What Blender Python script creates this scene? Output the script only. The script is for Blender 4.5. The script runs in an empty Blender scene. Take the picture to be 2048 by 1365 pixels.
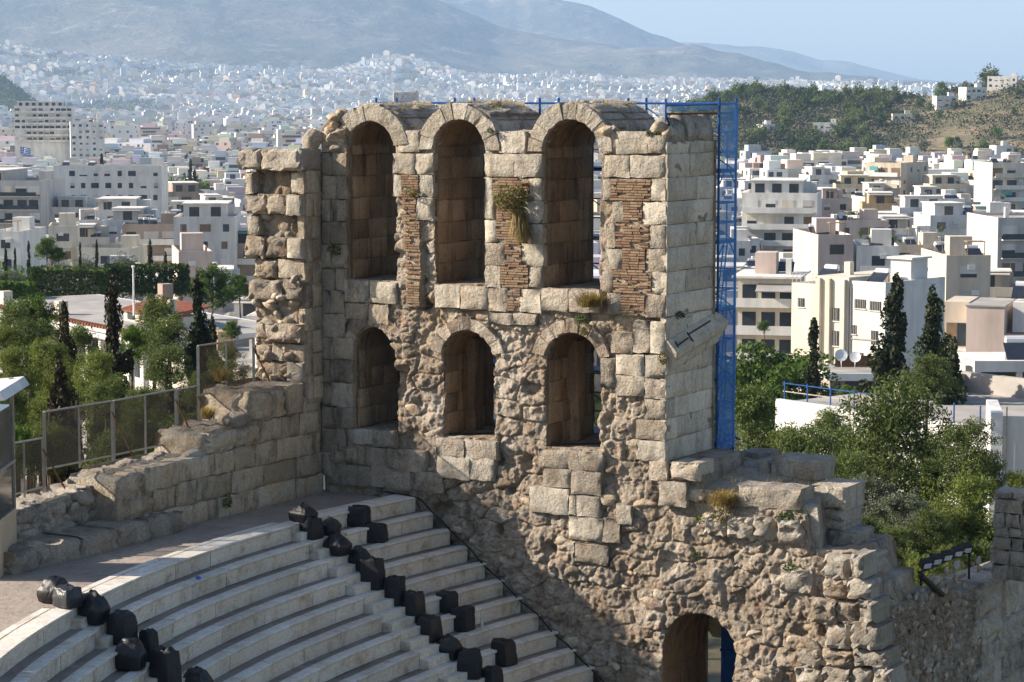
import bpy, bmesh, math, random
import numpy as np
from mathutils import Vector, Matrix, Euler
random.seed(7); rng = np.random.default_rng(7)
scene = bpy.context.scene
col = scene.collection
# ---------------------------------------------------------------- camera
FPX, YH = 4800.0, 190.0                      # focal length and horizon row in photo pixels (2048 wide)
PITCH = math.atan((682.5 - YH) / FPX)
CAM = np.array([0.0, 0.0, 100.0])
cd = bpy.data.cameras.new('camera'); cam = bpy.data.objects.new('camera', cd); col.objects.link(cam)
cam.location = CAM; cam.rotation_euler = (math.pi / 2 - PITCH, 0, 0)
cd.sensor_width = 36; cd.lens = FPX / 2048 * 36; cd.clip_start = 0.5; cd.clip_end = 60000
scene.camera = cam
# ---------------------------------------------------------------- light
A30 = math.radians(30)
U = np.array([math.cos(A30), -math.sin(A30), 0.0])    # along the arched wall, to the right
V = np.array([math.sin(A30), math.cos(A30), 0.0])     # into the wall, away from the camera
Z = np.array([0, 0, 1.0])
LD = 2.0 * U + 1.0 * V - 1.16 * Z                      # direction the sunlight travels
LD = LD / np.linalg.norm(LD)
SUN_EL = math.asin(-LD[2])
sd = bpy.data.lights.new('sun', 'SUN'); sd.energy = 5.0; sd.angle = math.radians(0.53); sd.color = (1.0, 0.885, 0.735)
sun = bpy.data.objects.new('sun', sd); col.objects.link(sun)
sun.rotation_euler = Vector(LD).to_track_quat('-Z', 'Y').to_euler(); sun.location = (-60, 0, 180)
world = bpy.data.worlds.new('World'); scene.world = world; world.use_nodes = True
wn = world.node_tree; bg = wn.nodes['Background']
sky = wn.nodes.new('ShaderNodeTexSky'); sky.sky_type = 'NISHITA'; sky.sun_disc = False
sky.sun_elevation = SUN_EL
sky.sun_rotation = math.atan2(-LD[0], -LD[1])       # measured from +Y towards +X
sky.altitude = 120; sky.air_density = 1.0; sky.dust_density = 1.5; sky.ozone_density = 1.3
wn.links.new(sky.outputs[0], bg.inputs[0]); bg.inputs[1].default_value = 0.084
vs = scene.view_settings
vs.view_transform = 'Standard'; vs.look = 'None'; vs.gamma = 1.0; vs.exposure = 1.02; vs.use_curve_mapping = False
scene.cycles.max_bounces = 6; scene.cycles.diffuse_bounces = 3; scene.cycles.glossy_bounces = 2
scene.cycles.transmission_bounces = 3; scene.cycles.transparent_max_bounces = 8; scene.cycles.volume_bounces = 1
scene.cycles.caustics_reflective = False; scene.cycles.caustics_refractive = False
scene.cycles.use_denoising = True
# ---------------------------------------------------------------- photo pixel -> place
RT = np.array([1.0, 0, 0]); FW = np.array([0, math.cos(PITCH), -math.sin(PITCH)]); UP = np.array([0, math.sin(PITCH), math.cos(PITCH)])
def ray(x, y): return FW + RT * (x - 1024) / FPX - UP * (y - 682.5) / FPX
_d = ray(1331, 600); P0 = np.array([_d[0] / _d[1] * 58, 58.0, 0.0])   # front right corner of the arched wall
def hit(x, y, n, c):
    d = ray(x, y); return CAM + (c - CAM @ n) / (d @ n) * d
def FA(x, y, b=0.0):                         # pixel on a plane parallel to the arched wall's face -> (a, z)
    q = hit(x, y, V, P0 @ V + b); return (q - P0) @ U, q[2]
def EB(x, y, a=0.0):                         # pixel on a plane parallel to its end -> (b, z)
    q = hit(x, y, U, P0 @ U + a); return (q - P0) @ V, q[2]
def GZ(x, y, z): return hit(x, y, Z, z)       # pixel on level ground
def DY(x, y, dist):                          # pixel at a depth
    d = ray(x, y); return CAM + d * dist / d[1]
def W(a, b, z): return P0 + a * U + b * V + Z * z
def AB(q): q = np.asarray(q) - P0; return q @ U, q @ V
# ---------------------------------------------------------------- noise
def _hash(ix, iy, iz, s):
    n = (ix.astype(np.int64) * 374761393 + iy.astype(np.int64) * 668265263 + iz.astype(np.int64) * 2147483647 + s * 974711) & 0x7fffffff
    n = (n ^ (n >> 13)) * 1274126177 & 0x7fffffff
    n = (n ^ (n >> 16)) * 60493 & 0x7fffffff
    return (n & 0xffff) / 65535.0
def vnoise(x, y, z=0.0, s=0):
    x = np.asarray(x, float); y = np.asarray(y, float); z = np.asarray(z, float) + x * 0
    ix, iy, iz = np.floor(x), np.floor(y), np.floor(z); fx, fy, fz = x - ix, y - iy, z - iz
    fx, fy, fz = [t * t * (3 - 2 * t) for t in (fx, fy, fz)]
    r = 0
    for dx in (0, 1):
        for dy in (0, 1):
            for dz in (0, 1):
                w = (fx if dx else 1 - fx) * (fy if dy else 1 - fy) * (fz if dz else 1 - fz)
                r = r + w * _hash(ix + dx, iy + dy, iz + dz, s)
    return r * 2 - 1
def fbm(x, y, z=0.0, o=4, s=0):
    r, a, f = 0, 1.0, 1.0
    for k in range(o):
        r = r + a * vnoise(np.asarray(x) * f, np.asarray(y) * f, np.asarray(z) * f, s + k); a *= .5; f *= 2.03
    return r / 1.9
def worley(x, y, s=0, jit=.8):
    ix, iy = np.floor(x), np.floor(y); f1 = np.full(np.shape(x), 9.0); f2 = f1.copy(); cid = np.zeros(np.shape(x))
    for dx in (-1, 0, 1):
        for dy in (-1, 0, 1):
            cx, cy = ix + dx, iy + dy
            px = cx + .5 + jit * (_hash(cx, cy, cx * 0, s) - .5); py = cy + .5 + jit * (_hash(cx, cy, cx * 0, s + 9) - .5)
            d = np.hypot(x - px, y - py); h = _hash(cx, cy, cx * 0, s + 5)
            near = d < f1
            f2 = np.where(near, f1, np.minimum(f2, d)); cid = np.where(near, h, cid); f1 = np.where(near, d, f1)
    return f1, f2, cid
def sstep(a, b, x):
    t = np.clip((x - a) / (b - a), 0, 1); return t * t * (3 - 2 * t)
# ---------------------------------------------------------------- objects
def tag(o, label=None, cat=None, group=None, kind=None):
    if label: o['label'] = label
    if cat: o['category'] = cat
    if group: o['group'] = group
    if kind: o['kind'] = kind
    return o
def link(name, data, parent=None):
    o = bpy.data.objects.new(name, data); col.objects.link(o)
    if parent is not None: o.parent = parent
    return o
def empty(name, loc=(0, 0, 0), rz=0.0):
    o = link(name, None); o.location = loc; o.rotation_euler = (0, 0, rz); o.empty_display_size = .3
    return o
def mesh_np(name, V_, F_, mats, mi=None, smooth=False, colors=None, uv=None):
    """V_ (n,3); F_ (m,3 or 4) array, or list of faces"""
    me = bpy.data.meshes.new(name)
    V_ = np.asarray(V_, np.float32)
    if isinstance(F_, np.ndarray):
        m, k = F_.shape
        me.vertices.add(len(V_)); me.vertices.foreach_set('co', V_.ravel())
        me.loops.add(m * k); me.loops.foreach_set('vertex_index', F_.astype(np.int32).ravel())
        me.polygons.add(m); me.polygons.foreach_set('loop_start', np.arange(0, m * k, k, dtype=np.int32))
        me.update(calc_edges=True)
    else:
        me.from_pydata([tuple(map(float, p)) for p in V_], [], [tuple(map(int, q)) for q in F_])
    for mt in (mats if isinstance(mats, (list, tuple)) else [mats]): me.materials.append(mt)
    n = len(me.polygons)
    if mi is not None: me.polygons.foreach_set('material_index', np.asarray(mi, np.int32))
    if smooth is False: me.polygons.foreach_set('use_smooth', np.zeros(n, bool))
    else:
        me.polygons.foreach_set('use_smooth', np.ones(n, bool) if smooth is True else np.asarray(smooth, bool))
    if colors is not None:
        at = me.color_attributes.new('tint', 'FLOAT_COLOR', 'CORNER')
        at.data.foreach_set('color', np.asarray(colors, np.float32).ravel())
    if uv is not None:
        l = me.uv_layers.new(name='UVMap'); l.data.foreach_set('uv', np.asarray(uv, np.float32).ravel())
    me.update(); return me
class MB:
    """collects boxes, prisms and tubes for one mesh"""
    def __init__(s): s.v = []; s.f = []; s.m = []
    def add(s, vs_, fs_, m=0):
        k = len(s.v); s.v += [tuple(map(float, p)) for p in vs_]; s.f += [tuple(i + k for i in q) for q in fs_]; s.m += [m] * len(fs_)
        return s
    def box(s, x0, x1, y0, y1, z0, z1, m=0):
        return s.add([(x0, y0, z0), (x1, y0, z0), (x1, y1, z0), (x0, y1, z0), (x0, y0, z1), (x1, y0, z1), (x1, y1, z1), (x0, y1, z1)],
                     [(0, 3, 2, 1), (4, 5, 6, 7), (0, 1, 5, 4), (1, 2, 6, 5), (2, 3, 7, 6), (3, 0, 4, 7)], m)
    def hexa(s, p, m=0):                     # 8 points: bottom loop then top loop
        return s.add(p, [(0, 3, 2, 1), (4, 5, 6, 7), (0, 1, 5, 4), (1, 2, 6, 5), (2, 3, 7, 6), (3, 0, 4, 7)], m)
    def tube(s, p, q, r, n=6, r2=None, m=0, caps=True):
        p = Vector(p); q = Vector(q); d = (q - p); L = d.length
        if L < 1e-6: return s
        d /= L; a = d.orthogonal().normalized(); b = d.cross(a); r2 = r if r2 is None else r2
        vs_ = [p + (a * math.cos(t) + b * math.sin(t)) * r for t in [2 * math.pi * i / n for i in range(n)]]
        vs_ += [q + (a * math.cos(t) + b * math.sin(t)) * r2 for t in [2 * math.pi * i / n for i in range(n)]]
        fs_ = [(i, (i + 1) % n, n + (i + 1) % n, n + i) for i in range(n)]
        if caps: fs_ += [tuple(range(n))[::-1], tuple(range(n, 2 * n))]
        return s.add(vs_, fs_, m)
    def path(s, pts, r, n=5, m=0):
        for p, q in zip(pts[:-1], pts[1:]): s.tube(p, q, r, n, m=m)
        return s
    def prism(s, poly, y0, y1, m=0):         # polygon in x,z extruded along y
        n = len(poly); vs_ = [(x, y0, z) for x, z in poly] + [(x, y1, z) for x, z in poly]
        fs_ = [tuple(range(n)), tuple(range(2 * n - 1, n - 1, -1))] + [(i, n + i, n + (i + 1) % n, (i + 1) % n) for i in range(n)]
        return s.add(vs_, fs_, m)
    def me(s, name, mats, smooth=False): return mesh_np(name, s.v, s.f, mats, s.m, smooth)
    def build(s, name, mats, parent=None, smooth=False):
        return link(name, s.me(name, mats, smooth), parent)
# ---------------------------------------------------------------- materials
def new_mat(name):
    m = bpy.data.materials.new(name); m.use_nodes = True
    nt = m.node_tree; b = nt.nodes['Principled BSDF']; b.inputs['Specular IOR Level'].default_value = .25
    return m, nt, b
class NT:
    def __init__(s, nt): s.nt = nt
    def n(s, t, **k):
        o = s.nt.nodes.new('ShaderNode' + t)
        for a, v in k.items(): setattr(o, a, v)
        return o
    def L(s, a, b): s.nt.links.new(a, b)
    def noise(s, vec, sc, det=4, rough=.55, dist=0.0):
        o = s.n('TexNoise'); o.inputs['Scale'].default_value = sc; o.inputs['Detail'].default_value = det
        o.inputs['Roughness'].default_value = rough; o.inputs['Distortion'].default_value = dist
        if vec is not None: s.L(vec, o.inputs['Vector'])
        return o.outputs['Fac']
    def ramp(s, fac, *stops):
        o = s.n('ValToRGB'); e = o.color_ramp.elements
        while len(e) < len(stops): e.new(.5)
        for k, (p, c) in enumerate(stops):
            e[k].position = p; e[k].color = (*c, 1) if isinstance(c, (tuple, list)) else (c, c, c, 1)
        s.L(fac, o.inputs[0]); return o.outputs[0]
    def mix(s, fac, a, b, mode='MIX'):
        o = s.n('Mix', data_type='RGBA', blend_type=mode)
        for i, x in ((0, fac), (6, a), (7, b)):
            if isinstance(x, (int, float)): o.inputs[i].default_value = x
            elif isinstance(x, (tuple, list)): o.inputs[i].default_value = (*x, 1)
            else: s.L(x, o.inputs[i])
        return o.outputs[2]
    def math(s, op, a, b=0.0):
        o = s.n('Math', operation=op)
        for i, x in ((0, a), (1, b)):
            if isinstance(x, (int, float)): o.inputs[i].default_value = x
            else: s.L(x, o.inputs[i])
        return o.outputs[0]
    def scale(s, vec, v3):
        o = s.n('Mapping'); o.inputs['Scale'].default_value = v3; s.L(vec, o.inputs['Vector']); return o.outputs[0]
    def bump(s, h, st, dist=.02, prev=None):
        o = s.n('Bump'); o.inputs['Strength'].default_value = st; o.inputs['Distance'].default_value = dist
        s.L(h, o.inputs['Height'])
        if prev is not None: s.L(prev, o.inputs['Normal'])
        return o.outputs[0]
def stone(name, pale, tan, rust, dark, stain=.45, bump=.6, tintv=.28, rough=.92, pit=1.0, streak=0.0):
    m, nt, b = new_mat(name); N = NT(nt)
    pos = N.n('NewGeometry').outputs['Position']; obj = N.n('ObjectInfo').outputs['Random']
    # each object's own offset so that alike pieces differ
    vm = N.n('VectorMath', operation='ADD'); cx = N.n('CombineXYZ')
    N.L(N.math('MULTIPLY', obj, 37.0), cx.inputs[0]); N.L(N.math('MULTIPLY', obj, 19.0), cx.inputs[2])
    N.L(pos, vm.inputs[0]); N.L(cx.outputs[0], vm.inputs[1]); vec = vm.outputs[0]
    big = N.noise(vec, .9, 3, .6); mid = N.noise(vec, 3.2, 5, .62, .3); fine = N.noise(vec, 17, 6, .7)
    c = N.mix(N.ramp(big, (.36, 0.0), (.64, 1.0)), pale, tan)
    c = N.mix(N.ramp(mid, (.52, 0.0), (.74, 1.0)), c, rust)
    st = N.noise(N.scale(vec, (1.6, 1.6, .5)) if not streak else N.scale(pos, (2.6, 2.6, .28)), 1.5, 6, .68, .4)
    c = N.mix(N.math('MULTIPLY', N.ramp(st, (.50, 0.0), (.68, 1.0)), stain), c, dark)
    c = N.mix(N.ramp(fine, (.30, .55), (.52, 0.0)), c, tuple(x * .45 for x in dark))
    hi = N.ramp(N.noise(vec, 6.5, 4, .7), (.58, 0.0), (.75, .55)); c = N.mix(hi, c, tuple(min(.8, x * 1.35) for x in pale))
    zone = N.noise(pos, .42, 4, .6, .6); c = N.mix(N.ramp(zone, (.34, .42), (.50, 0.0)), c, tuple(x * .62 for x in tan)); c = N.mix(N.ramp(zone, (.52, 0.0), (.68, .40)), c, tuple(min(.8, x * 1.15) for x in pale))
    t = N.math('ADD', N.math('MULTIPLY', obj, tintv * 2), 1 - tintv)
    cc = N.n('CombineColor'); [N.L(t, cc.inputs[i]) for i in range(3)]
    c = N.mix(1.0, c, cc.outputs[0], 'MULTIPLY')
    N.L(c, b.inputs['Base Color']); b.inputs['Roughness'].default_value = rough
    vo = N.n('TexVoronoi'); vo.inputs['Scale'].default_value = 13; N.L(vec, vo.inputs['Vector'])
    fine2 = N.noise(vec, 42, 4, .75); h = N.math('ADD', N.math('ADD', N.math('MULTIPLY', fine, 1.0), N.math('MULTIPLY', fine2, .5)), N.math('MULTIPLY', N.ramp(vo.outputs['Distance'], (.0, 0.0), (.35, 1.0)), .35 * pit))
    n1 = N.bump(h, bump, .05); n2 = N.bump(N.noise(vec, 4.5, 4, .6), bump * .7, .12, n1)
    N.L(n2, b.inputs['Normal']); return m
def plain(name, c, rough=.8, metal=0.0, var=.12, sc=2.0, spec=.25, bump=0.0):
    m, nt, b = new_mat(name); N = NT(nt)
    pos = N.n('NewGeometry').outputs['Position']
    k = N.ramp(N.noise(pos, sc, 5, .6), (.3, 1 - var * 1.6), (.7, 1 + var))
    N.L(N.mix(1.0, c, k, 'MULTIPLY'), b.inputs['Base Color'])
    b.inputs['Roughness'].default_value = rough; b.inputs['Metallic'].default_value = metal; b.inputs['Specular IOR Level'].default_value = spec
    if bump: N.L(N.bump(N.noise(pos, sc * 5, 4), bump, .03), b.inputs['Normal'])
    return m
M = {}
M['ashlar'] = stone('ashlar_limestone', (.44, .395, .33), (.38, .32, .25), (.35, .24, .155), (.065, .055, .046), .7, .95, .2)
M['ashlar_clean'] = stone('dressed_marble', (.49, .45, .38), (.43, .38, .305), (.38, .29, .20), (.12, .105, .085), .55, .6, .16, .88, .7)
M['end_stone'] = stone('end_marble', (.61, .545, .45), (.56, .475, .37), (.47, .35, .24), (.20, .165, .13), .5, .35, .16, .85, .4)
M['stained'] = stone('stained_shade_limestone', (.40, .345, .275), (.33, .27, .205), (.32, .22, .13), (.045, .04, .035), .85, .7, .2)  # stains plus a darker base: the wing's cast shade put into the colour
M['ashlar_grey'] = stone('grey_weathered_ashlar', (.45, .415, .36), (.40, .345, .275), (.36, .28, .19), (.085, .075, .065), .55, .9, .16)
M['rubble'] = stone('rubble_mortar', (.45, .395, .33), (.35, .275, .20), (.33, .195, .125), (.055, .045, .036), .8, 1.0)
M['rubble_stone'] = stone('rubble_boulders', (.53, .465, .375), (.42, .32, .215), (.36, .19, .11), (.10, .08, .06), .45, .95, .36)
M['grey_stone'] = stone('weathered_grey_stone', (.44, .40, .345), (.38, .325, .26), (.33, .245, .165), (.075, .068, .06), .7, .85, .25)
M['shade_wall'] = stone('stained_limestone', (.52, .455, .36), (.46, .375, .27), (.46, .31, .16), (.085, .075, .062), .75, .7, .2)
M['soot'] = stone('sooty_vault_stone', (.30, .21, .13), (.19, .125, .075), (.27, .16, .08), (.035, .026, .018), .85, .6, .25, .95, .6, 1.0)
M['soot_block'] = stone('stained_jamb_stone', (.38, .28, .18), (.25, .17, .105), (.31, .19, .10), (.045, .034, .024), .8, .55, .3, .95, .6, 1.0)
M['vault_top'] = stone('lichened_vault_plaster', (.50, .46, .40), (.36, .32, .27), (.28, .22, .16), (.05, .047, .043), .85, .9, .1)
M['brick'] = None
def brick_mat():
    m, nt, b = new_mat('thin_roman_brick'); N = NT(nt)
    pos = N.n('NewGeometry').outputs['Position']; isl = N.n('NewGeometry').outputs['Random Per Island']; ob = N.n('ObjectInfo').outputs['Random']
    r = N.math('FRACT', N.math('ADD', isl, ob))
    c = N.ramp(r, (0.0, (.22, .125, .085)), (.35, (.27, .18, .12)), (.7, (.31, .23, .145)), (1.0, (.15, .085, .06)))
    c = N.mix(N.ramp(N.noise(pos, 9, 5), (.35, .5), (.6, 0.0)), c, (.12, .075, .05))
    N.L(c, b.inputs['Base Color']); b.inputs['Roughness'].default_value = .95
    N.L(N.bump(N.noise(pos, 40, 4), .5, .02), b.inputs['Normal']); return m
M['brick'] = brick_mat()
def marble_mat(name, base, warm, dirt, amt):
    m, nt, b = new_mat(name); N = NT(nt)
    pos = N.n('NewGeometry').outputs['Position']; ob = N.n('ObjectInfo').outputs['Random']
    c = N.mix(N.ramp(N.noise(pos, 1.1, 4), (.4, 0.0), (.65, 1.0)), base, warm)
    w = N.noise(N.scale(pos, (1, 1, 3.5)), 2.4, 7, .7, 1.4)
    c = N.mix(N.ramp(w, (.47, 0.0), (.50, .55), (.53, 0.0)), c, dirt)
    c = N.mix(N.math('MULTIPLY', N.ramp(N.noise(pos, 2.2, 6, .7), (.52, 0.0), (.72, 1.0)), amt), c, dirt)
    t = N.math('ADD', N.math('MULTIPLY', ob, .22), .88); cc = N.n('CombineColor'); [N.L(t, cc.inputs[i]) for i in range(3)]
    N.L(N.mix(1.0, c, cc.outputs[0], 'MULTIPLY'), b.inputs['Base Color'])
    b.inputs['Roughness'].default_value = .62; N.L(N.bump(N.noise(pos, 14, 5), .25, .02), b.inputs['Normal']); return m
M['marble'] = marble_mat('seat_marble', (.66, .64, .60), (.62, .57, .49), (.33, .265, .19), .6)
M['riser'] = marble_mat('seat_riser_marble', (.68, .63, .55), (.64, .56, .46), (.30, .215, .135), .85)
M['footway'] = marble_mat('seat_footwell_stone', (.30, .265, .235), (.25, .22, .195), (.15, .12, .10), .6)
def paving_mat():
    m, nt, b = new_mat('worn_walkway_paving'); N = NT(nt)
    pos = N.n('NewGeometry').outputs['Position']
    c = N.mix(N.ramp(N.noise(pos, .7, 5, .65), (.35, 0.0), (.65, 1.0)), (.27, .23, .20), (.37, .315, .265))
    c = N.mix(N.ramp(N.noise(pos, 5, 6, .7), (.5, 0.0), (.7, .8)), c, (.17, .145, .125))
    c = N.mix(N.ramp(N.noise(pos, 3, 6, .75), (.60, 0.0), (.72, .7)), c, (.50, .46, .41))
    N.L(c, b.inputs['Base Color']); b.inputs['Roughness'].default_value = .9
    N.L(N.bump(N.noise(pos, 9, 6), .6, .04), b.inputs['Normal']); return m
M['paving'] = paving_mat()
def bag_mat(name, c, rough):
    m, nt, b = new_mat(name); N = NT(nt); pos = N.n('NewGeometry').outputs['Position']
    b.inputs['Base Color'].default_value = (*c, 1); b.inputs['Roughness'].default_value = rough; b.inputs['Specular IOR Level'].default_value = .5
    h = N.noise(N.scale(pos, (1, 1, .5)), 6, 2, .4, 1.0)
    N.L(N.bump(h, .6, .04), b.inputs['Normal']); return m
M['bag'] = bag_mat('black_plastic_bag', (.006, .006, .008), .48); M['bag_dull'] = bag_mat('black_cloth_cover', (.007, .007, .010), .65)
M['bag_grey'] = bag_mat('grey_black_bag', (.022, .024, .032), .45)
M['steel_blue'] = plain('blue_scaffold_paint', (.018, .085, .28), .45, .2, .15, 4)
M['steel_dark'] = plain('dark_iron', (.035, .03, .028), .6, .4, .3, 6)
M['galv'] = plain('galvanised_post', (.42, .39, .35), .5, .6, .15, 5)
M['rust'] = plain('rusty_steel', (.16, .085, .045), .85, .2, .3, 8)
M['wood'] = plain('weathered_timber', (.33, .235, .14), .85, 0, .25, 6)
M['black_rubber'] = plain('black_rubber', (.015, .015, .016), .6)
M['white_paint'] = plain('white_paint', (.72, .71, .69), .6, 0, .2, .9)
M['cream_panel'] = plain('cream_panel', (.55, .44, .31), .55, 0, .08, 2)
M['glass'] = plain('dark_window_glass', (.035, .045, .055), .12, 0, .2, .8, .5)
M['bottle'] = plain('clear_plastic_bottle', (.62, .66, .70), .2, 0, .1, 9, .5)
M['blue_plastic'] = plain('blue_plastic', (.08, .13, .5), .4)
def mesh_screen(name, c, alpha, sc):
    m, nt, b = new_mat(name); N = NT(nt)
    pos = N.n('NewGeometry').outputs['Position']
    b.inputs['Base Color'].default_value = (*c, 1); b.inputs['Roughness'].default_value = .8
    a = N.ramp(N.noise(pos, sc, 4, .6), (.3, max(0, alpha - .14)), (.7, min(1, alpha + .14)))
    N.L(a, b.inputs['Alpha']); return m
M['fence_mesh'] = mesh_screen('fine_wire_mesh', (.115, .085, .062), .58, 1.6)
M['net'] = mesh_screen('blue_debris_netting', (.10, .33, .72), .50, 1.1)
M['net_dense'] = mesh_screen('folded_blue_netting', (.06, .23, .62), .48, .9)
def leaf_mat(name, c1, c2, c3, trans=.25):
    m, nt, b = new_mat(name); N = NT(nt)
    r = N.n('NewGeometry').outputs['Random Per Island']; ob = N.n('ObjectInfo').outputs['Random']
    pos = N.n('NewGeometry').outputs['Position']
    c = N.ramp(r, (0, c1), (.55, c2), (1, c3))
    t = N.math('ADD', N.math('MULTIPLY', ob, .45), .78); cc = N.n('CombineColor'); [N.L(t, cc.inputs[i]) for i in range(3)]
    c = N.mix(1.0, c, cc.outputs[0], 'MULTIPLY')
    N.L(c, b.inputs['Base Color']); b.inputs['Roughness'].default_value = .65
    tr = N.n('BsdfTranslucent'); N.L(N.mix(1.0, c, (1.25, 1.3, .7), 'MULTIPLY'), tr.inputs[0])
    mx = N.n('MixShader'); mx.inputs[0].default_value = trans; N.L(b.outputs[0], mx.inputs[1]); N.L(tr.outputs[0], mx.inputs[2])
    N.L(mx.outputs[0], nt.nodes['Material Output'].inputs[0]); return m
M['pine'] = leaf_mat('pine_needles', (.045, .068, .022), (.09, .125, .035), (.165, .195, .06))
M['pine_yellow'] = leaf_mat('young_pine_needles', (.07, .10, .022), (.125, .16, .034), (.20, .215, .06), .3)
M['cypress'] = leaf_mat('cypress_scales', (.018, .028, .013), (.032, .044, .018), (.055, .062, .028), .1)
M['cypress_brown'] = leaf_mat('browning_cypress', (.035, .028, .016), (.05, .042, .022), (.07, .062, .03), .1)
M['olive'] = leaf_mat('olive_leaves', (.085, .105, .065), (.13, .15, .10), (.20, .215, .16), .15)
M['broad'] = leaf_mat('broadleaf', (.045, .085, .016), (.075, .13, .022), (.12, .185, .035), .35)
M['hedge'] = leaf_mat('hedge_leaves', (.03, .055, .012), (.05, .085, .016), (.085, .125, .025), .2)
M['dry'] = leaf_mat('dry_grass', (.22, .155, .06), (.30, .22, .095), (.38, .30, .15), .3)
M['flower'] = leaf_mat('flowering_shrub', (.09, .10, .03), (.14, .14, .045), (.30, .20, .14), .3)
M['bark'] = plain('bark', (.11, .082, .06), .95, 0, .3, 5, .1, .8)
M['terracotta'] = plain('terracotta_tiles', (.27, .095, .055), .85, 0, .3, 2.5)
M['roof_grey'] = plain('grey_roof_screed', (.36, .34, .32), .9, 0, .18, .35)
M['concrete'] = plain('raw_concrete', (.40, .37, .34), .9, 0, .2, .4)
M['panel'] = plain('solar_panel', (.025, .03, .045), .2, 0, .2, 1, .5)
M['tank'] = plain('white_water_tank', (.72, .72, .72), .35, .3, .05, 1)
M['awning'] = plain('teal_awning', (.12, .34, .33), .8, 0, .15, 1)
M['awning2'] = plain('orange_awning', (.48, .27, .13), .8, 0, .15, 1)
M['awning3'] = plain('white_awning', (.66, .63, .57), .8, 0, .1, 1)
M['shutter'] = plain('wood_shutter', (.20, .135, .085), .7, 0, .2, 2)
# ---------------------------------------------------------------- masonry helpers
def linkw(name, me, parent):                 # mesh in world coordinates under a thing whose Empty stands at its base
    o = link(name, me, parent); o.location = -Vector(parent.location); return o
def poly_sdf(px, X, Y):
    P = np.asarray(px); n = len(P); d = np.full(X.shape, 1e9); inside = np.zeros(X.shape, bool)
    for i in range(n):
        a, b = P[i], P[(i + 1) % n]; e = b - a; wx, wy = X - a[0], Y - a[1]
        t = np.clip((wx * e[0] + wy * e[1]) / (e @ e + 1e-12), 0, 1)
        d = np.minimum(d, (wx - e[0] * t) ** 2 + (wy - e[1] * t) ** 2)
        c = ((a[1] > Y) != (b[1] > Y)) & (X < (b[0] - a[0]) * (Y - a[1]) / (b[1] - a[1] + 1e-12) + a[0]); inside ^= c
    d = np.sqrt(d); return np.where(inside, -d, d)
def arch_sdf(c, hw, zb, zs, X, Y):           # opening: rectangle with a round head, negative inside
    r = hw; up = np.hypot(X - c, Y - zs) - r
    dx = np.abs(X - c) - hw; dz = zb - Y
    box = np.where((dx > 0) & (dz > 0), np.hypot(dx, dz), np.maximum(dx, dz))
    return np.where(Y > zs, up, box)
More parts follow.
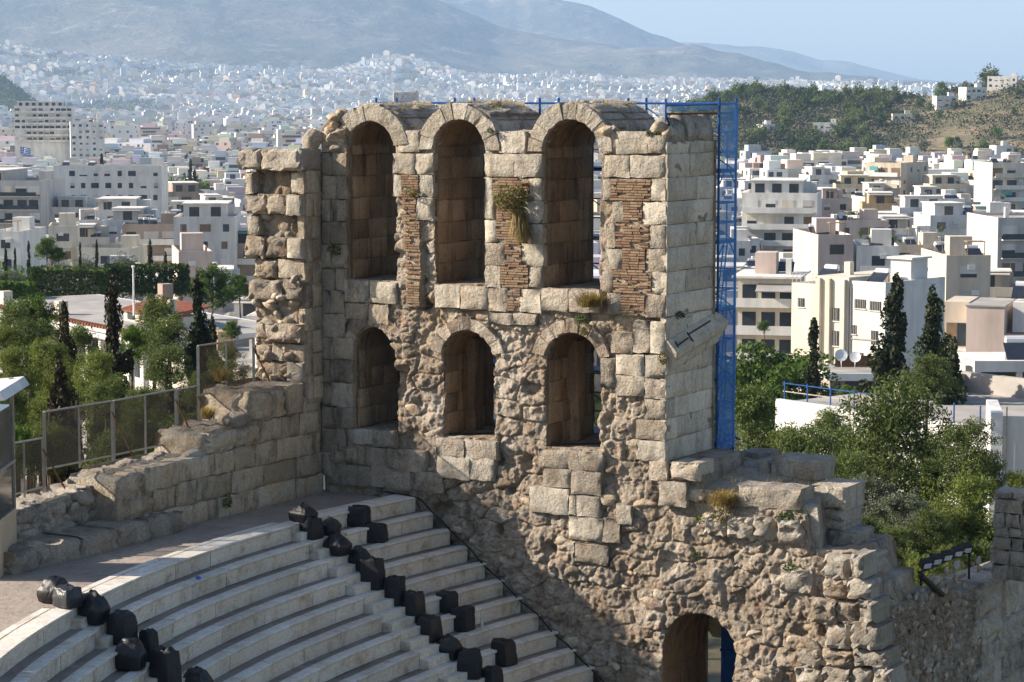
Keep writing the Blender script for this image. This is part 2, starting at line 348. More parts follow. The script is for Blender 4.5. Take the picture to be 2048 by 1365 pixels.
def relief(name, parent, O, S, N, x0, x1, z0, z1, res, sdf, height, depth, mats, side_mat, steps=10, side_noise=.05, seed=0, back=True):
    """a rough wall face as a height field with its openings, sides and back: O + s*S + z*Z + h*N"""
    xs = np.arange(x0, x1 + res, res); zs = np.arange(z0, z1 + res, res); X, Y = np.meshgrid(xs, zs)
    cxs, cys = np.meshgrid(xs[:-1] + res / 2, zs[:-1] + res / 2)
    sel = sdf(cxs, cys) < 0
    ny, nx = X.shape; used = np.zeros((ny, nx), int); cnt = used.copy()
    for dy in (0, 1):
        for dx in (0, 1): used[dy:dy + ny - 1, dx:dx + nx - 1] += sel
    bnd = (used > 0) & (used < 4)
    e = 1e-3; d = sdf(X, Y); gx = (sdf(X + e, Y) - sdf(X - e, Y)) / (2 * e); gy = (sdf(X, Y + e) - sdf(X, Y - e)) / (2 * e)
    gl = np.hypot(gx, gy) + 1e-9; gx /= gl; gy /= gl
    mv = np.where(bnd, np.clip(d, -1.2 * res, 1.2 * res), 0); X = X - gx * mv; Y = Y - gy * mv
    H = height(X, Y); ids = -np.ones((ny, nx), int); k = used > 0; ids[k] = np.arange(k.sum())
    pts = O + X[k][:, None] * S + Y[k][:, None] * Z + H[k][:, None] * N
    j, i = np.nonzero(sel)
    F = np.stack([ids[j, i], ids[j, i + 1], ids[j + 1, i + 1], ids[j + 1, i]], 1)
    mi = [np.zeros(len(F), int)]; Fs = [F]; Vs = [pts]; base = len(pts)
    # boundary edges
    pad = np.zeros((ny + 1, nx + 1), bool); pad[1:ny, 1:nx] = sel
    ed = []
    hz = pad[1:, 1:nx] != pad[:-1, 1:nx]     # edge along x at row r, col c: between cell r-1 and r
    r, c = np.nonzero(hz); ed += [((a, b), (a, b + 1)) if pad[a + 1, b + 1] else ((a, b + 1), (a, b)) for a, b in zip(r, c)]
    vt = pad[1:ny, 1:] != pad[1:ny, :-1]
    r, c = np.nonzero(vt); ed += [((a + 1, b), (a, b)) if pad[a + 1, b + 1] else ((a, b), (a + 1, b)) for a, b in zip(r, c)]
    bj, bi = np.nonzero(bnd); bid = -np.ones((ny, nx), int); bid[bj, bi] = np.arange(len(bj)); nb = len(bj)
    Xb, Yb, Hb = X[bj, bi], Y[bj, bi], H[bj, bi]; gxb, gyb = gx[bj, bi], gy[bj, bi]
    for s in range(1, steps + 1):
        t = s / steps; dp = Hb + (-depth - Hb) * t
        w = side_noise * (fbm(Xb * 2.3 + 9, Yb * 2.3, dp * 2.3, 3, seed + 3) + .6 * vnoise(Xb * 7, Yb * 7, dp * 7, seed + 8)) * min(1, s / 2)
        Vs.append(O + (Xb - gxb * w)[:, None] * S + (Yb - gyb * w)[:, None] * Z + dp[:, None] * N)
    E0 = np.array([(ids[p], ids[q]) for p, q in ed]); E1 = np.array([(bid[p], bid[q]) for p, q in ed])
    em = side_mat((Xb[E1[:, 0]] + Xb[E1[:, 1]]) / 2, (Yb[E1[:, 0]] + Yb[E1[:, 1]]) / 2, gyb[E1[:, 0]])
    for s in range(1, steps + 1):
        lo = E0 if s == 1 else base + (s - 2) * nb + E1; hi = base + (s - 1) * nb + E1
        Fs.append(np.stack([lo[:, 1], lo[:, 0], hi[:, 0], hi[:, 1]], 1)); mi.append(em)
    me = mesh_np(name, np.concatenate(Vs), np.concatenate(Fs), mats, np.concatenate(mi), True)
    o = linkw(name, me, parent)
    if back:
        rb = .12; xs = np.arange(x0, x1 + rb, rb); zs2 = np.arange(z0, z1 + rb, rb); X, Y = np.meshgrid(xs, zs2)
        cx_, cy_ = np.meshgrid(xs[:-1] + rb / 2, zs2[:-1] + rb / 2); s2 = sdf(cx_, cy_) < .04; n2 = len(xs)
        j, i = np.nonzero(s2); F = np.stack([j * n2 + i, (j + 1) * n2 + i, (j + 1) * n2 + i + 1, j * n2 + i + 1], 1)
        linkw('rear_face', mesh_np('rear_face', O + X.ravel()[:, None] * S + Y.ravel()[:, None] * Z - (depth - .03) * N, F, mats[0]), parent)
    return o
def block(parent, O, S, N, s0, s1, z0, z1, out, thick, mat, name='stone_block', rough=.018, bev=.03, gap=.008, nx=None, nz=None, skew=.012):
    """one dressed stone: face grid with worn edges, sides and back"""
    s0 += gap; s1 -= gap; z0 += gap; z1 -= gap
    w, h = s1 - s0, z1 - z0
    if w < .05 or h < .05: return None
    bev = min(bev, w * .25, h * .25)
    nx = nx or max(2, min(6, int(w / .22) + 1)); nz = nz or max(2, min(4, int(h / .2) + 1))
    us = np.concatenate([[0, bev], bev + (w - 2 * bev) * np.arange(1, nx) / nx, [w - bev, w]]); ws = np.concatenate([[0, bev], bev + (h - 2 * bev) * np.arange(1, nz) / nz, [h - bev, h]])
    A, B = np.meshgrid(us, ws); ny_, nx_ = A.shape
    Hh = np.full(A.shape, out) + rng.normal(0, rough, A.shape)
    edge = np.zeros(A.shape, bool); edge[0] = edge[-1] = True; edge[:, 0] = edge[:, -1] = True
    Hh[edge] -= bev * rng.uniform(.5, 1.3, edge.sum())
    A = A + rng.normal(0, skew, A.shape) * (edge * .8 + .4); B = B + rng.normal(0, skew, B.shape) * (edge * .8 + .4)
    pts = [O + (s0 + a) * S + (z0 + b) * Z + hh * N for a, b, hh in zip(A.ravel(), B.ravel(), Hh.ravel())]
    fs = [(j * nx_ + i, j * nx_ + i + 1, (j + 1) * nx_ + i + 1, (j + 1) * nx_ + i) for j in range(ny_ - 1) for i in range(nx_ - 1)]
    ring = [i for i in range(nx_)] + [j * nx_ + nx_ - 1 for j in range(1, ny_)] + [(ny_ - 1) * nx_ + i for i in range(nx_ - 2, -1, -1)] + [j * nx_ for j in range(ny_ - 2, 0, -1)]
    k = len(pts)
    for r in ring: pts.append(pts[r] - ((pts[r] - O) @ N - out + thick) * N)
    n = len(ring)
    fs += [(ring[i], k + i, k + (i + 1) % n, ring[(i + 1) % n]) for i in range(n)] + [tuple(k + i for i in range(n))[::-1]]
    me = mesh_np(name, pts, fs, mat, None, True)
    me.polygons.foreach_set('use_smooth', np.array([0 < j < ny_ - 2 and 0 < i < nx_ - 2 for j in range(ny_ - 1) for i in range(nx_ - 1)] + [False] * (n + 1)))
    return linkw(name, me, parent)
def lump_mesh(name, mat, seed, sub=3, amp=.28):
    bm = bmesh.new(); bmesh.ops.create_icosphere(bm, subdivisions=sub, radius=1)
    P = np.array([v.co[:] for v in bm.verts])
    k = 1 + amp * fbm(P[:, 0] * 1.1 + seed * 7, P[:, 1] * 1.1, P[:, 2] * 1.1, 3, seed) + .10 * vnoise(P[:, 0] * 4, P[:, 1] * 4, P[:, 2] * 4 + seed, seed)
    r_ = np.random.default_rng(seed); nn_ = r_.normal(0, 1, (13, 3)); nn_ /= np.linalg.norm(nn_, axis=1)[:, None]; dd = r_.uniform(.62, 1.0, 13)
    S_ = P / np.linalg.norm(P, axis=1)[:, None]; rr_ = np.min(np.where(S_ @ nn_.T > .05, dd / np.maximum(S_ @ nn_.T, .05), 9), axis=1); rr_ = np.minimum(rr_, 1.35)
    Q = S_ * (rr_ * .82 + .18)[:, None] * (.55 + .45 * k)[:, None] * 1.12
    for v, q in zip(bm.verts, Q): v.co = q
    me = bpy.data.meshes.new(name); bm.to_mesh(me); bm.free(); me.materials.append(mat)
    me.polygons.foreach_set('use_smooth', np.ones(len(me.polygons), bool)); return me
LUMPS = {k: [lump_mesh('rubble_stone', M[m], 11 * i + 3, 3) for i in range(9)] for k, m in (('warm', 'rubble_stone'), ('grey', 'grey_stone'))}
def lump(parent, p, sx, sy, sz, rz=None, kind='warm', name='rubble_stone', tilt=.35):
    o = link(name, random.choice(LUMPS[kind]), parent)
    o.location = Vector(p) - (Vector(parent.location) if parent else Vector()); o.scale = (sx, sy, sz)
    o.rotation_euler = (random.uniform(-tilt, tilt), random.uniform(-tilt, tilt), (-A30 if rz is None else rz) + random.uniform(-.3, .3)); return o
# ---------------------------------------------------------------- the arched wall of the theatre's stage building
ruin = empty('ruined_arched_wall', tuple(W(-5, 0, 84.0)))
tag(ruin, 'tall ruined stone wall with two rows of three round arches beside the seating', 'ruin')
O0 = P0.copy()
aL = -10.12
UPA = [(-8.53, .72), (-5.86, .77), (-2.64, .785)]                      # upper openings: centre, half width
LOA = [(-8.48, .62), (-5.65, .765), (-2.60, .765)]
USILL = [FA(740, 562)[1], FA(915, 571)[1], FA(1140, 580)[1]]; USPR = 98.60
LSILL = [FA(745, 861)[1], FA(930, 878)[1], FA(1140, 899)[1]]
LSPR = [FA(745, 655)[1] - .62, FA(930, 663)[1] - .765, FA(1140, 668)[1] - .765]
DOOR = (FA(1393, 1300)[0], .95, 83.0, FA(1393, 1230)[1] - .95)
ZV = FA(1020, 263)[1]
outl = [(aL, 84.0), (aL, ZV + .02), FA(641, 252), FA(650, 240), (aL + .5, ZV + .12), (aL + 1.0, ZV + .05), (UPA[0][0] + 1.0, ZV), (-7.0, ZV), (-4.3, ZV), (-1.5, ZV), (-.5, ZV), (0, ZV - .2),
        (0, 91.05), FA(1395, 930), FA(1398, 1012), FA(1480, 1018), FA(1560, 1022), FA(1606, 1034), FA(1622, 1100), FA(1700, 1108), FA(1716, 1170), FA(1742, 1180), FA(1752, 1260), FA(1758, 1365), (5.75, 84.0)]
def wall_sdf(X, Y):
    d = poly_sdf(outl, X, Y)
    for (c, hw) in UPA: d = np.minimum(d, np.maximum(np.hypot(X - c, Y - USPR) - (hw + .45 + .05 * fbm(X * 3, Y * 3, 0, 3, 19)), 98.4 - Y))
    d = d + .05 * fbm(X * 1.7, Y * 1.7, 0, 3, 5) * sstep(-.2, .2, -X + Y * 0 - 0.3 + (91 - Y > 0) * 9)
    er = .055 * fbm(X * 2.1 + 3, Y * 2.1, 0, 3, 21)
    for (c, hw), zb in zip(UPA, USILL):
        d = np.maximum(d, -(arch_sdf(c, hw, zb, USPR, X, Y) + er * sstep(c, c + .5, X) * 1.4))
    for (c, hw), zb, zs in zip(LOA, LSILL, LSPR):
        d = np.maximum(d, -(arch_sdf(c, hw, zb, zs, X, Y) + er * (sstep(c, c + .4, X) * 1.6 + .35)))
    return np.maximum(d, -(arch_sdf(*DOOR, X, Y) + er * 1.6))
# dressed stones of the front: photo pixel rectangles (x0, y0, x1, y1)
FRONT = [(1206, 264, 1231, 308), (1231, 262, 1294, 308), (1294, 270, 1331, 308), (1209, 311, 1259, 355), (1259, 311, 1331, 356),
 (1302, 358, 1331, 403), (1285, 405, 1331, 450), (1299, 451, 1331, 497), (1291, 498, 1331, 545), (1303, 546, 1331, 589), (1290, 590, 1331, 636),
 (1224, 404, 1246, 446), (1214, 448, 1231, 496), (1217, 498, 1245, 540), (1203, 542, 1227, 584), (1214, 586, 1242, 630), (1206, 358, 1221, 402),
 (997, 263, 1049, 307), (970, 309, 1028, 354), (1028, 309, 1084, 355), (970, 356, 986, 438), (1060, 357, 1084, 402), (1046, 403, 1086, 447), (1056, 449, 1085, 488), (1042, 489, 1086, 533), (1057, 535, 1083, 576),
 (970, 440, 994, 485), (969, 486, 1010, 531), (970, 532, 1000, 576), (976, 577, 1016, 624), (1040, 579, 1081, 626),
 (1081, 577, 1136, 623), (1136, 579, 1198, 626), (869, 570, 920, 616), (920, 572, 975, 619), (689, 561, 738, 605), (738, 564, 791, 607),
 (797, 263, 837, 305), (786, 307, 830, 348), (830, 308, 866, 349), (786, 350, 803, 394), (838, 351, 866, 394), (834, 396, 866, 441),
 (976, 627, 1026, 649), (1026, 628, 1072, 650), (1221, 664, 1264, 708), (1265, 640, 1300, 706), (1300, 644, 1331, 708),
 (1200, 716, 1231, 776), (1231, 710, 1288, 751), (1231, 752, 1288, 793), (1289, 711, 1331, 758), (1289, 759, 1331, 799), (1289, 800, 1331, 839), (1272, 841, 1331, 880), (1272, 881, 1331, 922), (1298, 923, 1334, 962), (1317, 964, 1372, 1014),
 (1077, 900, 1138, 936), (1138, 903, 1206, 942), (1085, 937, 1142, 975), (1142, 943, 1203, 990), (1059, 976, 1136, 1028), (1137, 992, 1152, 1030), (1153, 992, 1199, 1034), (1137, 1035, 1205, 1083), (1205, 1037, 1239, 1086),
 (872, 878, 928, 913), (928, 882, 992, 920), (874, 914, 939, 958), (939, 917, 988, 962), (697, 860, 745, 888), (745, 862, 788, 895),
 (1232, 1012, 1262, 1050), (1150, 1090, 1215, 1128)]
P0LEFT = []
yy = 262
for k in range(17):                          # stained, shade-darkened courses left of the first arches, down to the walkway
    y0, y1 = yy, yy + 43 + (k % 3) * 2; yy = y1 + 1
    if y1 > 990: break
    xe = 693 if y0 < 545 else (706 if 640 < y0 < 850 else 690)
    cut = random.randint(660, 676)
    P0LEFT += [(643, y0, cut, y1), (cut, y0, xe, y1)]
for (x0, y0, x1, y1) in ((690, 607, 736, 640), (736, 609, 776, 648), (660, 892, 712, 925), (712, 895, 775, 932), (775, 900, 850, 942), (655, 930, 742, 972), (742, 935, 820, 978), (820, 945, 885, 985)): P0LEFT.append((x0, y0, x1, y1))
BLK = []
def rect_m(x0, y0, x1, y1):
    xm, ym = (x0 + x1) / 2, (y0 + y1) / 2
    return FA(x0, ym)[0], FA(x1, ym)[0], FA(xm, y1)[1], FA(xm, y0)[1]
for R in FRONT: BLK.append(rect_m(*R) + ('F',))
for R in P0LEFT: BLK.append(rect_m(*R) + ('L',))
BRICKZ = [rect_m(*r) for r in ((1220, 358, 1302, 404), (1246, 404, 1285, 448), (1231, 448, 1299, 497), (1245, 497, 1291, 541), (1227, 541, 1303, 589), (1242, 589, 1290, 634),
          (986, 356, 1060, 404), (993, 404, 1047, 486), (1010, 486, 1043, 532), (1000, 532, 1057, 577), (1015, 577, 1041, 624), (803, 350, 838, 396), (804, 396, 833, 441), (806, 441, 840, 500), (810, 500, 842, 560), (812, 560, 840, 614))]
def rect_dist(X, Y, r): return np.maximum(np.maximum(r[0] - X, X - r[1]), np.maximum(r[2] - Y, Y - r[3]))
def wall_h(X, Y):
    low = sstep(91.6, 91.0, Y); pier = sstep(95.4, 94.6, Y) * (1 - low)
    rough = np.clip(low * 1.0 + pier * 1.0 + .35 + .65 * sstep(-7.6, -8.0, -np.abs(X + 7.3) - 7.0) * 0, 0, 1.15)
    up1 = ((X > -8.0) & (X < -6.3) & (Y < 97.6)) | ((X > 1.0)); rough = np.where(up1, np.maximum(rough, 1.0), rough)
    shade = sstep(aL + 2.6, aL + .9, X) * sstep(89, 90, Y); rough = rough * (1 - .75 * shade)
    wx, wy = X + .10 * fbm(X * 2, Y * 2, 0, 2, 41), Y + .10 * fbm(X * 2, Y * 2, 5, 2, 42)
    f1, f2, cid = worley(wx * 1.25, wy * 2.2, 3); L1 = sstep(0, .14, f2 - f1) * (.15 + 1.0 * cid)
    g1, g2, gid = worley(wx * 4.2, wy * 4.8, 8); L2 = sstep(0, .3, g2 - g1) * np.maximum(0, gid * 1.5 - .5)
    big = fbm(X * .8, Y * .8, 0, 3, 77); patch = sstep(-.25, .35, fbm(X * .7 + 5, Y * .7, 0, 2, 78))
    h = -.10 + rough * (.13 * big + .085 * L1 + .055 * L2 * patch - .07 + .07 * fbm(X * 2.7, Y * 2.7, 0, 5, 14) - .10 * np.abs(fbm(X * 3.6 + 7, Y * 2.4, 0, 4, 16)) + .035 * fbm(X * 12, Y * 12, 0, 3, 12))
    # deep sockets where facing stones fell out
    so = fbm(X * 1.3 + 20, Y * 1.5, 0, 2, 90); h = h - rough * .22 * sstep(.34, .55, so)
    for r in BLK: h = np.where(rect_dist(X, Y, r) < .015, np.minimum(h, -.10), h)
    for r in BRICKZ: h = np.where(rect_dist(X, Y, r) < .01, -.03 + .01 * vnoise(X * 9, Y * 9, 0, 4), h)
    return h
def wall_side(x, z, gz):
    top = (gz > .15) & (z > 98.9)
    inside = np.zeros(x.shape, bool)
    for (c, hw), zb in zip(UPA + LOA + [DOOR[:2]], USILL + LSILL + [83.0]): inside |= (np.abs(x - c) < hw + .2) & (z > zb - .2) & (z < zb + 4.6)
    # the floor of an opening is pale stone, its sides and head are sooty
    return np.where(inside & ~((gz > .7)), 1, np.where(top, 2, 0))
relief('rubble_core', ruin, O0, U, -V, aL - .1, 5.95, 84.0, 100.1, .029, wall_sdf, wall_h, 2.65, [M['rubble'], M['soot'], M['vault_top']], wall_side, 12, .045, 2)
for r in BLK:
    fr = r[4] == 'F'
    clean = fr and random.random() < .35
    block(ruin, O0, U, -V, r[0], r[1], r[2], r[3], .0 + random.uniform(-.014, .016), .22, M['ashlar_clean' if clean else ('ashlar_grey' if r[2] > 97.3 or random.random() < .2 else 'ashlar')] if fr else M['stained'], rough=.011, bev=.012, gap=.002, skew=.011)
# voussoirs round the heads of the openings
def vouss(c, zc, r0, r1, n, t0=0.0, t1=math.pi, mat='ashlar', out=.03, broken=()):
    ed = [t0 + (t1 - t0) * (i + (random.uniform(-.22, .22) if 0 < i < n else 0)) / n for i in range(n + 1)]
    for i in range(n):
        if i in broken: continue
        a, b = ed[i] + .004, ed[i + 1] - .004
        ro = r1 * random.uniform(.96, 1.04); o = out + random.uniform(-.015, .02); k = 4; pts = []; fs = []
        for lay, (hh, ins) in enumerate(((-.35, 0), (o - .014, 0), (o, .014))):
            for rr, sg in ((r0 + ins, 1), (ro - ins, -1)):
                tt = np.linspace(a + ins * .6, b - ins * .6, k) if sg > 0 else np.linspace(b - ins * .6, a + ins * .6, k)
                for t in tt: pts.append(O0 + (c + rr * math.cos(t) + rng.normal(0, .008)) * U + (zc + rr * math.sin(t) + rng.normal(0, .008)) * Z - (hh + rng.normal(0, .01)) * V)
        m = 2 * k
        for l in range(2): fs += [(l * m + i_, (l + 1) * m + i_, (l + 1) * m + (i_ + 1) % m, l * m + (i_ + 1) % m) for i_ in range(m)]
        fs += [(2 * m + i_ + 1, 2 * m + i_, 2 * m + m - 1 - i_, 2 * m + m - 2 - i_) for i_ in range(k - 1)]
        linkw('voussoir', mesh_np('voussoir', pts, fs, M[mat]), ruin)
vouss(UPA[0][0], USPR, .73, 1.15, 6, .12, 2.5, 'ashlar_grey', .012); vouss(UPA[1][0], USPR, .78, 1.20, 9, .0, math.pi, 'ashlar_grey', .012); vouss(UPA[2][0], USPR, .795, 1.21, 9, .0, math.pi, 'ashlar_grey', .012)
for i in range(30):                          # collapsed stones at the left haunch of the first arch
    t = random.uniform(2.45, 3.2); rr = random.uniform(1.02, 1.5)
    lump(ruin, W(UPA[0][0] + rr * math.cos(t) * .95, random.uniform(-.1, .5), USPR + rr * math.sin(t)), random.uniform(.10, .26), .18, random.uniform(.07, .15))
for (c, hw), zs in zip(LOA, LSPR):
    vouss(c, zs, hw + .03, hw + .36, 7, .25 if c > -7 else .5, math.pi - .2, 'rubble', -.03)
# coursed stones of the near jambs inside each opening
for (c, hw), zb, zt in zip(UPA + LOA, USILL + LSILL, [USPR] * 3 + LSPR):
    z = zb + .02
    while z < zt - .1:
        h = min(random.uniform(.5, .57), zt - z + .1); b = .22
        while b < 2.5:
            w = random.uniform(.55, 1.0); b2 = min(b + w, 2.55)
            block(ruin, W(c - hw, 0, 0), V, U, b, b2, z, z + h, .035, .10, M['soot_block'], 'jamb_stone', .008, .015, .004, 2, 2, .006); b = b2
        z += h
# a pier standing inside the middle and right lower openings
for c, hw, zb, zt in ((LOA[1][0], LOA[1][1], LSILL[1], LSPR[1]), (LOA[2][0], LOA[2][1], LSILL[2], LSPR[2])):
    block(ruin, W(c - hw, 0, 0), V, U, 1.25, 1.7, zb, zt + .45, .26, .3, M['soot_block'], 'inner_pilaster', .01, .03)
    for zz in (zb + .02,): MB().tube(W(c - hw + .1, .25, zz + .03), W(c + hw - .1, 1.2, zz + .03), .03, 6).build('iron_bar', M['steel_dark'], ruin).location = -Vector(ruin.location)
# thin bricks
BR = [MB() for _ in range(3)]
for k, m_ in enumerate(BR):
    j = lambda: random.uniform(-.05, .05)
    m_.hexa([(-.5 + j(), -.5, -.5 + j()), (.5 + j(), -.5, -.5 + j()), (.5, .5, -.5), (-.5, .5, -.5), (-.5 + j(), -.5 + j(), .5 + j()), (.5 + j(), -.5, .5 + j()), (.5, .5, .5), (-.5, .5, .5)])
BRM = [m_.me('brick', M['brick']) for m_ in BR]
nbrick = 0; rest = MB(); frames = []
for r in BRICKZ:
    z = r[2] + .03; odd = 0
    while z < r[3] - .02:
        s = r[0] - random.uniform(0, .1)
        while s < r[1] - .03:
            w = random.uniform(.20, .30); s2 = min(s + w, r[1])
            if s2 - max(s, r[0]) > .05 and random.random() > (.22 if s < r[0] + .12 or s2 > r[1] - .12 else .05): frames.append((max(s, r[0]) + .008, s2 - .008, z, z + random.uniform(.044, .050), random.uniform(-.005, .012)))
            s = s2
        z += .064
for k, (s0, s1, z0, z1, o) in enumerate(frames):
    if k < 300:
        ob = link('brick', BRM[k % 3], ruin); ob.location = Vector(W((s0 + s1) / 2, .04 - o, (z0 + z1) / 2)) - Vector(ruin.location)
        ob.scale = (s1 - s0, .12, z1 - z0); ob.rotation_euler = (0, 0, -A30)
    else:
        f, bk = -.02 - o, .1
        rest.hexa([W(s0, f, z0), W(s1, f, z0), W(s1, bk, z0), W(s0, bk, z0), W(s0, f, z1), W(s1, f, z1), W(s1, bk, z1), W(s0, bk, z1)])
tag(rest.build('brick_infill', M['brick'], ruin), kind='stuff').location = -Vector(ruin.location)
# single stones standing out of the rubble
def free(a, z, m=.05):
    A_, Z_ = np.array([[a]]), np.array([[z]])
    if wall_sdf(A_, Z_)[0, 0] > -m: return False
    return all(rect_dist(a, z, r) > m * .6 for r in BLK) and all(rect_dist(a, z, r) > .02 for r in BRICKZ)
placed = []; tries = 0
while len(placed) < 170 and tries < 9000:
    tries += 1; a = random.uniform(-8.2, 5.6); z = random.uniform(85.2, 97.8); s = random.choice((.06, .07, .08, .10, .12, .16))
    if z > 95.4 and not (-8 < a < -6.3 and z < 97.6): continue
    if z > 95.2: s = min(s, .10)
    if a < -7.6 and z < 91: continue
    if z < 89.64 - .75 * (a + 7.4) + .2 and z < 89.8: continue
    if not free(a, z, s * .9) or any((a - p[0]) ** 2 + (z - p[1]) ** 2 < (s * .9 + p[2] * .9) ** 2 for p in placed): continue
    placed.append((a, z, s)); hh = float(wall_h(np.array([[a]]), np.array([[z]]))[0, 0])
    lump(ruin, W(a, -hh + s * .2, z), s * random.uniform(1.0, 1.7), s * random.uniform(.4, .65), s * random.uniform(.6, 1.0))
for i in range(26):                          # loose stones along the ragged crown
    c, hw = random.choice(UPA); t = random.uniform(.5, 2.6); b = random.uniform(.05, 2.3); rr = hw + .44
    lump(ruin, W(c + rr * math.cos(t), b, USPR + rr * math.sin(t) - .01), random.uniform(.08, .2), random.uniform(.1, .2), random.uniform(.04, .08), kind='grey', tilt=.2)
# ---- end face
EY = [284, 309, 357, 404, 451, 497, 545, 590, 634]
EJ = [(1352, 1379, 1406), (1376, 1395), (1367, 1392), (1380,), (1367, 1392), (1379,), (1369, 1394), ()]
bE = EB(1428, 500)[0]
def endrow(z0, z1, joints, ym, mat='end_stone'):
    bs = [.0] + [EB(x, ym)[0] for x in joints] + [bE]
    for p, q in zip(bs[:-1], bs[1:]): block(ruin, O0, V, U, p + (.0 if p else .01), q, z0, z1, .03 + random.uniform(-.012, .012), .16, M[mat], rough=.005, bev=.014, gap=.004, skew=.005)
for k in range(8): endrow(EB(1331, EY[k + 1])[1], EB(1331, EY[k])[1], EJ[k], (EY[k] + EY[k + 1]) / 2 - 10)
EY2 = [636, 700, 752, 799, 839, 881, 924]; EJ2 = [(1352, 1380), (1378, 1402), (1380, 1402), (1347, 1410), (1352, 1404), (1350, 1390)]
for k in range(6): endrow(EB(1331, EY2[k + 1])[1], EB(1331, EY2[k])[1], EJ2[k], (EY2[k] + EY2[k + 1]) / 2 - 15)
# raking moulding across the end, with iron straps
(b0, z0m), (b1, z1m) = EB(1333, 714), EB(1436, 652)
dirm = np.array([b1 - b0, z1m - z0m]); dirm /= np.linalg.norm(dirm); nrm = np.array([-dirm[1], dirm[0]])
mm = MB(); prof = [(-.42, 0.0), (-.34, .07), (-.16, .12), (-.04, .22), (.12, .26), (.40, .04), (.40, -.05), (-.42, -.05)]
Lm = math.hypot(b1 - b0, z1m - z0m); segs = 3
for s in range(segs):
    t0, t1 = Lm * s / segs + .006, Lm * (s + 1) / segs - .006
    ps = []
    for t in (t0, t1):
        for h, o in prof: q = np.array([b0, z0m]) + dirm * t + nrm * h; ps.append(W(.02 + o + random.uniform(-.015, .015), q[0], q[1]))
    n = len(prof); mo = MB(); mo.add(ps, [tuple(range(n)), tuple(range(2 * n - 1, n - 1, -1))] + [(i, n + i, n + (i + 1) % n, (i + 1) % n) for i in range(n)])
    linkw('moulding_stone', mo.me('moulding_stone', M['end_stone']), ruin)
for (xa, ya, xb, yb) in ((1357, 690, 1376, 676), (1378, 668, 1420, 642), (1374, 666, 1386, 684), (1349, 683, 1356, 694)):
    (p, zp), (q, zq) = EB(xa, ya, .25), EB(xb, yb, .25)
    linkw('iron_strap', MB().tube(W(.26, p, zp), W(.26, q, zq), .022, 4).me('iron_strap', M['steel_dark']), ruin)
# broken springing of the next vault on the end, and the blocks of the top left
for i, (p, q, zt) in enumerate(((.25, 1.0, 99.42), (1.0, 1.75, 99.52), (1.75, 2.6, 99.5))):
    nn = 8; pr = [(-.62, ZV - .15), (-.55, zt - .25), (-.36, zt), (-.16, zt + .02), (-.02, zt - .22), (.03, ZV + .02), (.03, ZV - .22)]
    mo = MB(); ps = []
    for t in np.linspace(p + .01, q - .01, 5):
        for a, z in pr: ps.append(W(a + random.uniform(-.05, .03), t, z + random.uniform(-.06, .06)))
    n = len(pr); mo.add(ps, [tuple(range(n)), tuple(range(5 * n - 1, 4 * n - 1, -1))] + [(l * n + k, (l + 1) * n + k, (l + 1) * n + (k + 1) % n, l * n + (k + 1) % n) for l in range(4) for k in range(n)])
    linkw('vault_springer', mo.me('vault_springer', M['vault_top'], True), ruin)
for (x, y, b, s) in ((1216, 258, .05, .16), (1228, 254, .12, .13), (1322, 250, .25, .2), (1335, 262, .3, .18)):
    a, z = FA(x, y, b); lump(ruin, W(a, b, z - .06), s, s, s * .8)
# ---- wing stub at the left end
O1 = W(0, 0, 0)
BW = -.85                                      # its ragged front stands this far before the arched face
def FW_(x, y): return FA(x, y, BW)
wl, wr = FA(486, 500, BW)[0], FA(603, 500, BW)[0]
wz0, wz1 = FA(540, 775, BW)[1], FA(540, 299, BW)[1]
woutl = [(wl + .2, wz0 - .4), FW_(510, 700), FW_(508, 600), FW_(504, 560), FW_(508, 520), FW_(498, 470), FW_(496, 400), FW_(494, 345), FW_(490, 306), FW_(600, 304), (aL, wz1 - .05), (aL, wz0 - .4)]
WBLK = [(479, 298, 525, 340, .12, 'g'), (525, 298, 604, 341, .14, 'g'), (489, 346, 506, 386, 0, 'w'), (578, 346, 604, 387, -.1, 'c'), (492, 389, 533, 428, .05, 'r'), (533, 389, 574, 429, .06, 'r'), (575, 390, 604, 432, .08, 'c'),
 (493, 432, 516, 471, -.02, 'w'), (580, 433, 604, 474, -.3, 'c'), (492, 473, 528, 516, .06, 'r'), (529, 475, 575, 517, .0, 'r'), (575, 476, 603, 518, .04, 'c'), (552, 519, 601, 557, -.08, 'w'), (504, 518, 549, 558, -.05, 'r'),
 (500, 560, 565, 603, .08, 'r'), (567, 560, 610, 604, .05, 'r'), (536, 647, 606, 684, .16, 'r'), (508, 644, 535, 680, .0, 'r'), (542, 688, 608, 723, -.04, 'w'), (574, 725, 610, 765, .04, 'c'), (510, 690, 540, 722, .02, 'r'), (508, 725, 572, 766, -.03, 'r')]
WB = []
for R in WBLK:
    xm, ym = (R[0] + R[2]) / 2, (R[1] + R[3]) / 2
    WB.append((FA(R[0], ym, BW)[0], min(FA(R[2], ym, BW)[0], aL + .03), FA(xm, R[3], BW)[1], FA(xm, R[1], BW)[1], R[4], R[5]))
def wing_sdf(X, Y): return poly_sdf(woutl, X, Y) + .05 * fbm(X * 2, Y * 2, 0, 3, 61)
def wing_h(X, Y):
    f1, f2, cid = worley(X * 3.2, Y * 3.4, 31); rowp = np.zeros(X.shape)
    h = -.34 + .16 * fbm(X * 1.5, Y * 1.5, 0, 3, 33) + .16 * sstep(0, .4, f2 - f1) * cid + .05 * fbm(X * 7, Y * 7, 0, 2, 34)
    lowr = sstep(95.2, 94.6, Y); h = h + .2 * lowr
    for r in WB: h = np.where(rect_dist(X, Y, r) < .01, np.minimum(h, r[4] - .12), h)
    return np.minimum(h, .05)
